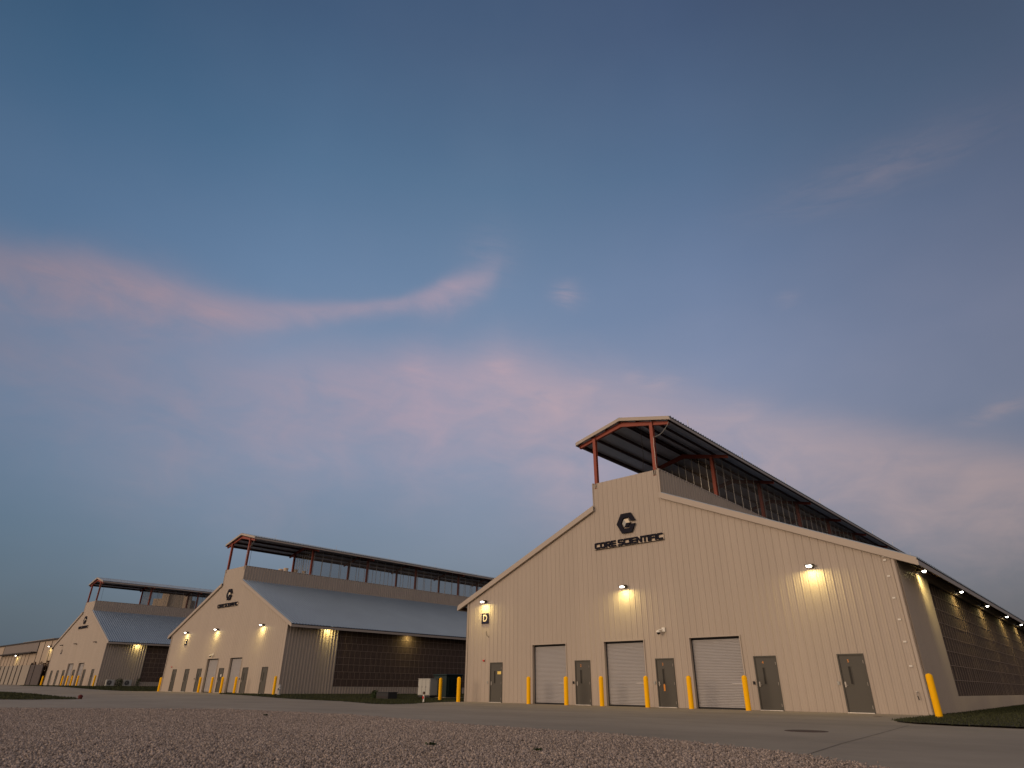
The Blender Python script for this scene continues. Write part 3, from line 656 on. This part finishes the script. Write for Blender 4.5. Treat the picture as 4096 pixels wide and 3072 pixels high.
for z, l in zip((5.83, 5.68, 5.04, 4.19, 3.37, 2.55, 1.68), tl):
    o = MB().box(-.055, .055, -.046, -.0365, -.03, .03).box(-.042, -.012, -.05, -.0465, -.014, .014).box(.012, .042, -.05, -.0465, -.014, .014).build('marker_plate', ['white'], None, loc=OD+Vector((24.73, 0, z)))
    tag(o, l, 'plate', 'white plates up the right corner')
e = empty('faucet', OD+Vector((24.73, 0, .72)), 0, 'small wall faucet low at the right corner of the nearest warehouse', 'faucet')
MB().cyl((0, -.11, .05), .014, .075, 10, axis='y').tube([(0, -.10, .05), (0, -.13, .03), (0, -.14, -.07)], .016, 8).build('spout', 'steel', e)
MB().cyl((0, -.10, .075), .04, .012, 12).build('wheel', 'white', e); MB().tube([(0, -.14, -.07), (.015, -.14, -.14), (.02, -.13, -.21)], .018, 8).build('hose_end', 'black', e)

# ------------------------------------------------------------------ bollards
bp0 = empty('bollard', (0, 0, 0), 0, 'x', 'bollard', 'yellow bollards')
prof = [(.112, -.1), (.112, 1.27)]+[(.112*math.cos(R(a)), 1.27+.10*math.sin(R(a))) for a in (20, 40, 60, 78, 88)]
MB().lathe(prof, seg=28).build('sleeve', 'yellow', bp0, smooth=True)
MB().lathe([(.135, -.1), (.135, .012), (.112, .014)], seg=28).build('footing', 'concrete', bp0)
bl = [(OD, 6.13, -1.1, 'first yellow bollard from the left at the nearest warehouse roller doors'), (OD, 8.73, -1.1, 'yellow bollard on the right of the first roller door, left of door 2'),
      (OD, 10.97, -1.1, 'yellow bollard on the left of the middle roller door'), (OD, 13.57, -1.1, 'yellow bollard on the right of the middle roller door, beside door 3'),
      (OD, 15.83, -1.1, 'yellow bollard on the left of the widest roller door, right of door 3'), (OD, 18.47, -1.1, 'yellow bollard on the right of the third roller door, beside door 4'),
      (OD, 25.75, -2.58, 'yellow bollard standing in grass at the right corner of the nearest warehouse'), (OD, .61, -1.15, 'yellow bollard at the left corner of the nearest warehouse'),
      (OD, -3.70, 1.24, 'yellow bollard in the gap in front of the green transformer'), (OD, -2.3, 2.3, 'yellow bollard mostly hidden behind the left corner of the nearest warehouse'),
      (OC, 12.06, -1.1, 'yellow bollard left of the left roller door of the middle warehouse'), (OC, 14.67, -1.1, 'yellow bollard in front of the left roller door of the middle warehouse'),
      (OC, 16.77, -1.1, 'yellow bollard in front of the door between the middle warehouse roller doors'), (OC, 19.43, -1.1, 'yellow bollard in front of the right roller door of the middle warehouse'),
      (OC, 28.0, -2.0, 'yellow bollard beside the hydrant at the middle warehouse corner'), (OC, 2.4, -1.1, 'yellow bollard at the left corner of the middle warehouse'),
      (OB, 13.57, -1.1, 'leftmost of four small yellow bollards at the farthest warehouse'), (OB, 15.95, -1.1, 'second from the left of four small bollards at the farthest warehouse'),
      (OB, 17.95, -1.1, 'third from the left of four small bollards at the farthest warehouse'), (OB, 20.64, -1.1, 'rightmost of four small bollards at the farthest warehouse'),
      (OB, 27.59, -1.1, 'yellow bollard at the right corner of the farthest warehouse'), (OB, 3.3, -1.1, 'lone yellow bollard at the left corner of the farthest warehouse')]
for k, (org, x, y, l) in enumerate(bl):
    loc = (org.x+x, org.y+y, org.z)
    if k == 0: bp0.location = loc; bp0['label'] = l
    else: dup(bp0, loc, 0, l)

# ------------------------------------------------------------------ ground
def sst(a, b, x): t = min(1, max(0, (x-a)/(b-a))); return t*t*(3-2*t)
def H(x, y):
    f = sst(-14, -5, y)
    return f*(OC.z*sst(-8, -22, x)+(OB.z-OC.z)*sst(-51, -70, x)+.1*sst(-101, -115, x))
def sheet(name, poly, dz, material, step=2.0, hf=H, extra=None):
    bm = bmesh.new(); vs = [bm.verts.new((x, y, 0)) for x, y in poly]; bm.faces.new(vs)
    xs = [p[0] for p in poly]; ys = [p[1] for p in poly]
    def cut(lo, hi, nrm):
        c = lo+step
        while c < hi:
            geom = bm.verts[:]+bm.edges[:]+bm.faces[:]
            bmesh.ops.bisect_plane(bm, geom=geom, plane_co=(c*nrm[0], c*nrm[1], 0), plane_no=nrm); c += step
    cut(min(xs), max(xs), (1, 0, 0)); cut(min(ys), max(ys), (0, 1, 0))
    for v in bm.verts: v.co.z = hf(v.co.x, v.co.y)+dz+(extra(v.co.x, v.co.y) if extra else 0)
    bmesh.ops.triangulate(bm, faces=[f for f in bm.faces if len(f.verts) > 4])
    bm.normal_update()
    for f in bm.faces:
        if f.normal.z < 0: f.normal_flip()
    me = bpy.data.meshes.new(name); bm.to_mesh(me); bm.free(); me.materials.append(M[material]); o = bpy.data.objects.new(name, me); COL.objects.link(o)
    for p in me.polygons: p.use_smooth = True
    return o
# base ground out to the horizon
g = MB(); xs = [-3000, -600, -200, -130, -110, -101, -90, -70, -65, -60, -55, -51, -40, -22, -18, -15, -12, -8, 0, 30, 70, 200, 3000]; ys = [-3000, -400, -60, -30, -14, -12, -10, -8, -6, -5, 0, 60, 300, 3000]
for i in range(len(xs)-1):
    for j in range(len(ys)-1):
        g.face([(xs[a], ys[b], H(xs[a], ys[b])-.03) for a, b in ((i, j), (i+1, j), (i+1, j+1), (i, j+1))])
tag(g.build('ground', 'far'), kind='structure')
gravel_edge = [(-22, -43), (-10, -31.5), (-3.5, -26.5), (1.1, -23.4), (5.8, -17.9), (12.5, -17.1), (19.4, -18.3), (22.9, -18.35), (25.7, -19.2), (27.2, -19.85), (28.4, -20.7), (30.3, -23), (31.6, -27), (32, -34), (32, -50)]
conc = gravel_edge+[(95, -50), (95, .0), (-175, .0), (-175, -43)]
conc[-3:-2] = [(95, 1.6)]; conc = gravel_edge+[(95, -50), (95, 1.75), (-175, 1.75), (-175, -43)]
tag(sheet('concrete_road', conc, .0, 'concrete', 2.5), kind='structure')
tag(sheet('gravel_base', gravel_edge+[(-22, -50)], .004, 'gbase', 2.5), kind='structure')
# paving joints
def strip(pts, w_, dz=.005, name='paving_joint'):
    mb = MB()
    for (a, b) in zip(pts[:-1], pts[1:]):
        d = Vector((b[0]-a[0], b[1]-a[1])); n_ = max(1, int(d.length/1.5)); p = Vector((-d.y, d.x)).normalized()*w_/2
        for k in range(n_):
            q0 = Vector(a)+d*k/n_; q1 = Vector(a)+d*(k+1)/n_
            mb.face([(q0.x+p.x, q0.y+p.y, H(q0.x, q0.y)+dz), (q0.x-p.x, q0.y-p.y, H(q0.x, q0.y)+dz), (q1.x-p.x, q1.y-p.y, H(q1.x, q1.y)+dz), (q1.x+p.x, q1.y+p.y, H(q1.x, q1.y)+dz)])
    return tag(mb.build(name, 'joint'), kind='structure')
strip([(26.3, -9.2), (26.8, -14.3), (27.05, -17.1), (27.4, -19.9)], .014)
strip([(-30, -7.6), (25.4, -7.6)], .012); strip([(8.2, -.2), (8.2, -17.2)], .012); strip([(17.2, -.2), (17.2, -17.8)], .012); strip([(-3.5, -7.6), (-3.5, -22)], .012); strip([(26.9, -15.2), (60, -15.2)], .012)
strip([(.0, -.085), (W, -.085)], .05, .006, 'wall_gap')
# gravel stones
def stones(n, seed, region, smin, smax, name):
    rng = np.random.default_rng(seed)
    bm = bmesh.new(); bmesh.ops.create_icosphere(bm, subdivisions=1, radius=1); bv = np.array([v.co[:] for v in bm.verts]); bf = np.array([[v.index for v in f.verts] for f in bm.faces]); bm.free()
    px, py = region(rng, n); n = len(px)
    s = rng.uniform(smin, smax, n)*rng.choice([.7, 1, 1.25], n)
    sc = np.stack([s*rng.uniform(.8, 1.25, n), s*rng.uniform(.7, 1.1, n), s*rng.uniform(.45, .85, n)], 1)
    q = rng.normal(size=(n, 4)); q /= np.linalg.norm(q, axis=1, keepdims=True); a, b, c, d = q.T
    Rm = np.stack([1-2*(c*c+d*d), 2*(b*c-a*d), 2*(b*d+a*c), 2*(b*c+a*d), 1-2*(b*b+d*d), 2*(c*d-a*b), 2*(b*d-a*c), 2*(c*d+a*b), 1-2*(b*b+c*c)], 1).reshape(n, 3, 3)
    v = bv[None]*(1+rng.uniform(-.22, .22, (n, len(bv), 1))); v = v*sc[:, None, :]; v = np.einsum('nij,nkj->nki', Rm, v)
    v[:, :, 0] += px[:, None]; v[:, :, 1] += py[:, None]; v[:, :, 2] += (s*.25+rng.uniform(0, .025, n))[:, None]
    f = bf[None]+(np.arange(n)*len(bv))[:, None, None]
    me = bpy.data.meshes.new(name); nv = n*len(bv); nf = n*len(bf)
    me.vertices.add(nv); me.vertices.foreach_set('co', v.reshape(-1).astype(np.float32)); me.loops.add(nf*3); me.loops.foreach_set('vertex_index', f.reshape(-1).astype(np.int32))
    me.polygons.add(nf); me.polygons.foreach_set('loop_start', np.arange(nf, dtype=np.int32)*3); me.polygons.foreach_set('loop_total', np.full(nf, 3, np.int32)); me.update(calc_edges=True)
    me.materials.append(M['stone']); o = bpy.data.objects.new(name, me); COL.objects.link(o); return o
ge = np.array(gravel_edge[:-1]+[(32, -50), (-22, -50)])
def inpoly(x, y, P):
    r = np.zeros(len(x), bool); j = len(P)-1
    for i in range(len(P)):
        c = ((P[i][1] > y) != (P[j][1] > y)) & (x < (P[j][0]-P[i][0])*(y-P[i][1])/(P[j][1]-P[i][1]+1e-12)+P[i][0]); r ^= c; j = i
    return r
def reg(rng, n):
    x = rng.uniform(-14, 32, n*3); y = rng.uniform(-40, -16.9, n*3)
    jx = x+rng.normal(0, .10, n*3); jy = y+rng.normal(0, .10, n*3)
    k = inpoly(jx, jy, ge)
    d = np.hypot(x-31.1, y+29.95); ang = np.degrees(np.arctan2(x-31.1, y+29.95))
    k &= (d > 7.0) & (ang > -92) & (ang < 5); k &= rng.uniform(0, 1, n*3) < np.clip(1.15-(d-11)/22, .30, 1)
    return x[k], y[k]
o = stones(430000, 5, reg, .009, .018, 'gravel'); tag(o, 'pale loose gravel bed in the foreground', 'gravel', kind='stuff')

# grass areas
def blades(name, poly, n, hgt, zf, seed=1, lab='', wid=.012):
    rng = np.random.default_rng(seed); P = np.array(poly); lo = P.min(0); hi = P.max(0)
    x = rng.uniform(lo[0], hi[0], n*3); y = rng.uniform(lo[1], hi[1], n*3); k = inpoly(x+rng.normal(0, .06, n*3), y+rng.normal(0, .06, n*3), poly); x = x[k][:n]; y = y[k][:n]; n = len(x)
    z = np.array([zf(a, b) for a, b in zip(x, y)]); a = rng.uniform(0, 2*np.pi, n); h = hgt*rng.uniform(.5, 1.3, n); wd = wid*rng.uniform(.7, 1.5, n)
    lx = rng.normal(0, .4, n)*h; ly = rng.normal(0, .4, n)*h
    v = np.stack([np.stack([x-wd*np.cos(a), y-wd*np.sin(a), z-.01], 1), np.stack([x+wd*np.cos(a), y+wd*np.sin(a), z-.01], 1), np.stack([x+lx, y+ly, z+h], 1)], 1)
    me = bpy.data.meshes.new(name); me.vertices.add(n*3); me.vertices.foreach_set('co', v.reshape(-1).astype(np.float32)); me.loops.add(n*3); me.loops.foreach_set('vertex_index', np.arange(n*3, dtype=np.int32))
    me.polygons.add(n); me.polygons.foreach_set('loop_start', np.arange(n, dtype=np.int32)*3); me.polygons.foreach_set('loop_total', np.full(n, 3, np.int32)); me.update(calc_edges=True)
    me.materials.append(M['grass']); o = bpy.data.objects.new(name, me); COL.objects.link(o); tag(o, lab, 'grass', kind='stuff'); return o
gr = [(25.35, -6.45), (25.6, -7.3), (26.2, -8.1), (27.2, -8.55), (29, -8.7), (33, -8.3), (60, -6.5), (80, -5), (80, 60), (W+.02, 60), (W+.02, -.4), (25.1, -2.2), (25.0, -4.4), (25.1, -5.8)]
tag(sheet('grass_bed', gr, .010, 'soil', 2.0, extra=lambda x, y: .035*sst(25.0, 26.6, x)+.06*sst(2, 25, y)), kind='structure')
zr = lambda x, y: .01+.035*sst(25.0, 26.6, x)+.06*sst(2, 25, y)
blades('grass', [(25.35, -6.45), (25.6, -7.3), (26.2, -8.1), (27.2, -8.55), (29, -8.7), (33, -8.3), (45, -7.5), (45, 6), (34, 30), (W+.05, 30), (W+.05, -.4), (25.1, -2.2), (25.0, -4.4), (25.1, -5.8)], 90000, .05, zr, 2, 'dark green grass verge at the right corner of the nearest warehouse')
gl = [(-29.75, -1.6), (-26, -3.3), (-19.2, -4.5), (-12.7, -5.3), (-8, -5.7), (-4.3, -6.1), (-1.2, -7.1), (1.6, -8.2), (2.9, -8.0), (2.5, -6.2), (1.3, -4.4), (.45, -2.8), (-.1, -1.2), (-.1, 60), (-23.3, 60), (-23.3, -.3), (-27, -.5)]
tag(sheet('grass_bed', gl, .010, 'soil', 2.0), kind='structure')
blades('grass', [(p[0], min(p[1], 26)) for p in gl], 70000, .06, lambda x, y: H(x, y)+.01, 3, 'strip of green grass in the gap between the nearest and middle warehouses', wid=.02)
gb = [(-92, -3.0), (-80, -4.0), (-72, -4.6), (-60, -3.6), (-50.5, -1.7), (-48.8, -.5), (-48.6, 40), (-72.9, 40), (-72.9, 1.0), (-74, -.4), (-92, -1.6)]
tag(sheet('grass_bed', gb, .012, 'soil', 2.0), kind='structure')
blades('grass', [(p[0], min(p[1], 12)) for p in gb], 25000, .10, lambda x, y: H(x, y)+.012, 4, 'narrow grass strip along the farthest warehouse', wid=.04)
isl = [(-15.3, -16.65), (-14.6, -17.3), (-14.9, -18.2), (-14.2, -19.2), (-15.2, -20.4), (-60, -40), (-90, -26), (-49.6, -13.9), (-33, -15.0), (-23.6, -15.8), (-18, -16.1)]
tag(sheet('grass_bed', isl, .012, 'soil', 2.5, extra=lambda x, y: .06*sst(-18, -30, x)), kind='structure')
blades('grass', isl, 60000, .07, lambda x, y: .012+.06*sst(-18, -30, x), 6, 'dark grass island beside the road at the far left', wid=.03)

# ------------------------------------------------------------------ small site objects
e = empty('manhole_cover', (25.35, -13.95, 0), 0, 'round rusty manhole cover in the concrete near the right', 'manhole cover')
MB().lathe([(.37, -.02), (.37, .006), (.30, .010), (.01, .011)], seg=40).build('lid', 'iron', e); MB().lathe([(.45, -.02), (.45, .005), (.385, .0065), (.385, -.02)], seg=40).build('ring', 'iron', e)
e = empty('drain_cover', (23.88, -2.77, 0), 0, 'tiny round drain cover near the front of door 5', 'drain cover')
MB().lathe([(.13, -.02), (.13, .006), (.01, .007)], seg=24).build('lid', 'iron', e)
WP = [(24.67, -22.31), (23.0, -22.8), (12.15, -19.64)]
def weed(loc, label, seed):
    rr = random.Random(seed); lf = MB()
    for k in range(46):
        a = rr.uniform(0, 6.28); l_ = rr.uniform(.02, .06); p = Vector((rr.gauss(0, .035), rr.gauss(0, .03), 0)); q = p+Vector((math.cos(a)*l_, math.sin(a)*l_, rr.uniform(.02, .05))); t = Vector((-math.sin(a), math.cos(a), 0))*.012
        lf.face([p, (p+q)/2+t, q, (p+q)/2-t])
    tag(lf.build('weed', 'leaf', None, loc=loc), label, 'weed', 'small weeds in the gravel')
weed((WP[0][0], WP[0][1], .03), 'small flat weed in the gravel, nearest the picture bottom', 1); weed((WP[1][0], WP[1][1], .03), 'small dark weed in the gravel left of the nearest one', 2); weed((WP[2][0], WP[2][1], .03), 'tiny weed at the left far edge of the gravel', 3)
# hydrant
e = empty('fire_hydrant', OC+Vector((28.84, -2.0, 0)), 0, 'pale grey fire hydrant in grass at the middle warehouse corner', 'hydrant')
MB().lathe([(.15, -.05), (.15, .05), (.10, .06), (.10, .50), (.13, .51), (.13, .55), (.10, .56)], seg=20).build('barrel', 'hyd', e, smooth=True)
MB().lathe([(.125, .56), (.12, .62), (.085, .69), (.035, .73), (.03, .79), (.005, .80)], seg=20).build('bonnet', 'hyd', e, smooth=True)
MB().cyl((-.19, 0, .44), .055, .38, 14, axis='x').build('side_caps', 'hyd', e); MB().cyl((0, -.20, .42), .075, .2, 14, axis='y').build('front_cap', 'hyd', e)
# electrical cabinet with three doors
e = empty('electrical_cabinet', (-12.15, 6.4, .0), 0, 'pale grey three door electrical cabinet in the gap between warehouses', 'cabinet')
MB().box(0, 1.45, 0, .90, .20, 1.38).build('body', 'cabinet', e, bevel=.02)
for k in range(3):
    d = MB().box(.03+k*.47, .47+k*.47, -.03, -.002, .24, 1.34).build('door', 'cabinet', e, bevel=.008)
    MB().box(.05+k*.47, .07+k*.47, -.05, -.031, .75, .85).build('handle', 'black', d)
MB().box(.05, 1.40, .05, .85, -.05, .20).build('plinth', 'vault', e); MB().box(-.04, 1.49, -.05, .95, 1.38, 1.41).build('lid', 'cabinet', e, bevel=.006)
e = empty('transformer', (-11.2, 7.2, .0), 0, 'large dark green transformer box behind the pale cabinet', 'transformer')
MB().box(0, 1.5, 0, 1.75, .08, 1.62).build('tank', 'dgreen', e, bevel=.05)
MB().box(-.06, 1.56, -.06, 1.80, 1.62, 1.74).build('lid', 'dgreen', e, bevel=.04); MB().box(-.2, 1.7, -.2, 1.95, -.05, .08).build('pad', 'concrete', e)
for k in range(5): MB().box(1.505, 1.56, .2+k*.3, .24+k*.3, .3, 1.4).build('cooling_fin', 'dgreen', e)
e = empty('utility_vault', (-9.35, .25, .0), 0, 'low black utility box on the grass beside the middle warehouse', 'utility box')
MB().box(0, 1.35, 0, .8, -.02, .42).build('body', 'vault', e, bevel=.02); MB().box(-.03, 1.38, -.03, .83, .42, .46).build('lid', 'vault', e, bevel=.01); MB().box(.08, 1.27, -.02, -.002, .08, .2).build('louvre', 'seam', e)
e = empty('marker_post', (.56, -3.81, 0), 0, 'short white marker post with brown top at the grass edge', 'marker post')
MB().cyl((0, 0, -.05), .045, .45, 12).build('post', 'white', e); MB().box(-.06, .06, -.05, .05, .42, .56).build('cap', 'iron', e, bevel=.01); MB().box(-.05, .05, -.056, -.046, .20, .32).build('label_plate', 'redbox', e)
e = empty('valve_post', (-15.43, -16.58, 0), 0, 'squat dark red rounded valve post at the tip of the grass island', 'valve post')
MB().lathe([(.11, -.03), (.11, .10), (.13, .12), (.13, .16), (.09, .21), (.03, .235), (.005, .24)], seg=20).build('body', 'maroon', e, smooth=True); MB().cyl((-.15, 0, .11), .04, .30, 12, axis='x').build('side_caps', 'maroon', e)
# condensers on the far warehouse side
def cond(loc, label, first=[None]):
    if first[0]: return dup(first[0], loc, 0, label)
    e = empty('condenser_unit', loc, 0, label, 'air conditioner', 'condensers beside the farthest warehouse')
    MB().box(-.2, .2, -.5, .5, .1, .86).build('case', 'cabinet', e, bevel=.02)
    MB().cyl((.203, -.12, .48), .31, .01, 28, axis='x').build('fan_recess', 'vault', e)
    mb = MB()
    for r in (.1, .2, .3): mb.tube([(.225, -.12+r*math.cos(a), .48+r*math.sin(a)) for a in np.linspace(0, 2*math.pi, 25)], .006, 5)
    for a in np.linspace(0, math.pi, 5)[:-1]: mb.tube([(.228, -.12-.31*math.cos(a), .48-.31*math.sin(a)), (.228, -.12+.31*math.cos(a), .48+.31*math.sin(a))], .006, 5)
    mb.build('grille', 'galv', e); MB().box(-.18, .18, -.42, -.32, -.05, .1).box(-.18, .18, .32, .42, -.05, .1).build('foot', 'vault', e)
    first[0] = e
cond(OB+Vector((W+.8, 1.35, 0)), 'left of two grey fan condensers beside the farthest warehouse'); cond(OB+Vector((W+.8, 3.55, 0)), 'right of two grey fan condensers beside the farthest warehouse')
def shrub(loc, rx, h, n, mt, label, seed, ls=.055):
    rr = random.Random(seed); e = empty('shrub', loc, 0, label, 'shrub', 'small shrubs'); st = MB(); lf = MB()
    for k in range(7):
        a = rr.uniform(0, 6.28); p = Vector((0, 0, -.02)); pts = [p.copy()]; d = Vector((math.cos(a)*.5*rx, math.sin(a)*.5*rx, h*.5))
        for q in range(3):
            p = p+d*rr.uniform(.4, .7)+Vector((rr.uniform(-.05, .05), rr.uniform(-.05, .05), 0)); pts.append(p.copy())
        st.tube(pts, .012, 5)
    for k in range(n):
        a = rr.uniform(0, 6.28); r = rx*math.sqrt(rr.random()); z = h*(rr.random()**.8)*(1-.35*(r/rx)); c = Vector((r*math.cos(a), r*math.sin(a), z+.03)); s_ = ls*rr.uniform(.65, 1.35)
        u = Vector((rr.gauss(0, 1), rr.gauss(0, 1), rr.gauss(0, 1))).normalized(); v = u.orthogonal().normalized(); lf.face([c-u*s_, c+v*s_*.5, c+u*s_, c-v*s_*.5])
    st.build('stems', 'bark', e); lf.build('foliage', mt, e)
shrub(OB+Vector((W+.9, 2.45, 0)), .45, 1.15, 420, 'leaf', 'green shrub between the two condensers', 1)
shrub(OB+Vector((W+1.0, 4.85, 0)), .3, 1.3, 220, 'leaf', 'thin tall shrub right of the condensers', 2)
shrub((-9.75, .45, 0), .30, .62, 320, 'leaf', 'small green shrub at the left end of the low black box', 3)

# ------------------------------------------------------------------ long building at the far left
e = empty('panel_building', (-165, 3.0, .58), 0, 'long flat tan panel building at the far left edge', 'building')
X = lambda x: x+165
MB().box(X(-175), X(-96), 0, 30, -.4, 7.0).build('wall', 'panel_tan', e)
MB().box(X(-175.2), X(-95.8), -.25, 30.2, 7.0, 7.22).build('roof_edge', 'seam', e)
MB().box(X(-128.4), X(-108), .4, 6, 7.221, 7.42).build('roof_curb', 'panel_light', e)
r_ = MB().box(X(-139.4), X(-114.5), -.10, -.002, 5.38, 6.99).build('grey_band', 'panel_grey', e)
MB().box(X(-140.2), X(-114.6), -.9, -.11, 5.16, 5.36).build('canopy_ledge', 'seam', e)
sm = MB()
for x in (-164, -158, -152, -146, -140.0, -114.3, -110.8, -106.5, -102): sm.box(X(x)-.07, X(x)+.07, -.05, -.003, -.3, 6.98)
for k in range(9): sm.box(X(-139+k*2.5)-.06, X(-139+k*2.5)+.06, -.04, -.003, -.3, 5.15)
sm.build('seams', 'seam', e)
e = empty('screen_wall', (-165, .6, .58), 0, 'pale panel screen wall in front of the far left building', 'wall')
MB().box(0, X(-105.7), 0, .2, -.3, 3.0).build('panels', 'panel_light', e)
pm = MB()
for k in range(19): pm.box(k*3.0+.2, k*3.0+.62, -.06, -.002, -.3, 3.04)
pm.build('pilasters', 'seam', e)
e = empty('yard_gate', (-105.6, .7, .58), 0, 'dark solid yard gate left of the farthest warehouse', 'gate')
MB().box(.1, 7.3, 0, .12, -.2, 3.0).build('gate_panel', 'gate', e)
MB().box(0, .098, -.05, .17, -.3, 3.3).build('gate_post', 'seam', e); MB().box(2.6, 2.8, -.06, -.002, -.2, 3.15).build('brace', 'seam', e)
for k, (x, l) in enumerate(((-109.5, 'brown bush behind the yard gate, leftmost'), (-105.2, 'brown bush behind the yard gate, between two others'), (-101.6, 'brown bush behind the yard gate, nearest the farthest warehouse'))):
    shrub((x, 2.0, .58), .85 if k != 1 else .7, 3.9, 900, 'leafdry', l, 20+k, .15)
for x, z, l in ((-126.9, 5.0, 'lit lamp on the lower part of the far left building'), (-106.2, 6.0, 'lit lamp high on the far left building beside the farthest warehouse')):
    o = dup(wl, (x, 2.98, .55+z), 0, l); o['group'] = 'lit lamps on the far left building'; o.scale = (1.2, 1.2, 1.2)
# distant stacks and tower seen through the monitors
def stack(x, y, z, r, label):
    e = empty('exhaust_stack', (x, y, 0), 0, label, 'stack', 'distant pale exhaust stacks')
    MB().cyl((0, 0, 0), r, z, 24).build('shaft', 'tower', e, smooth=True); MB().cyl((0, 0, z-.35), r+.06, .36, 24).build('rim', 'tower', e, smooth=True)
for x, y, z, r, l in ((-142.9, 62.2, 30.95, .58, 'leftmost distant pale stack behind the middle warehouse monitor'), (-141.7, 63.1, 31.2, .62, 'tallest distant pale stack behind the middle warehouse monitor'),
                      (-139.9, 65.0, 30.85, .66, 'distant pale stack just right of the red monitor post'), (-138.2, 66.9, 30.5, .5, 'rightmost distant pale stack behind the middle warehouse monitor')): stack(x, y, z, r, l)
e = empty('tower_block', (-246, 72, 0), R(40), 'distant tan block tower seen through the farthest warehouse monitor', 'tower')
MB().box(-5.8, -2.4, -2, 2, 0, 31.4).build('low_wing', 'tower', e); MB().box(-2.4, 0.3, -2.2, 2, 0, 33.6).build('high_wing', 'tower', e); MB().box(.3, 6.4, -1.4, 2, 0, 33.2).build('main_block', 'panel_light', e)
MB().box(6.4, 7.7, -2, 2, 0, 32.8).build('stair_shaft', 'tower', e); MB().box(7.7, 9.3, -1.6, 2, 0, 30.9).build('rear_wing', 'panel_light', e)
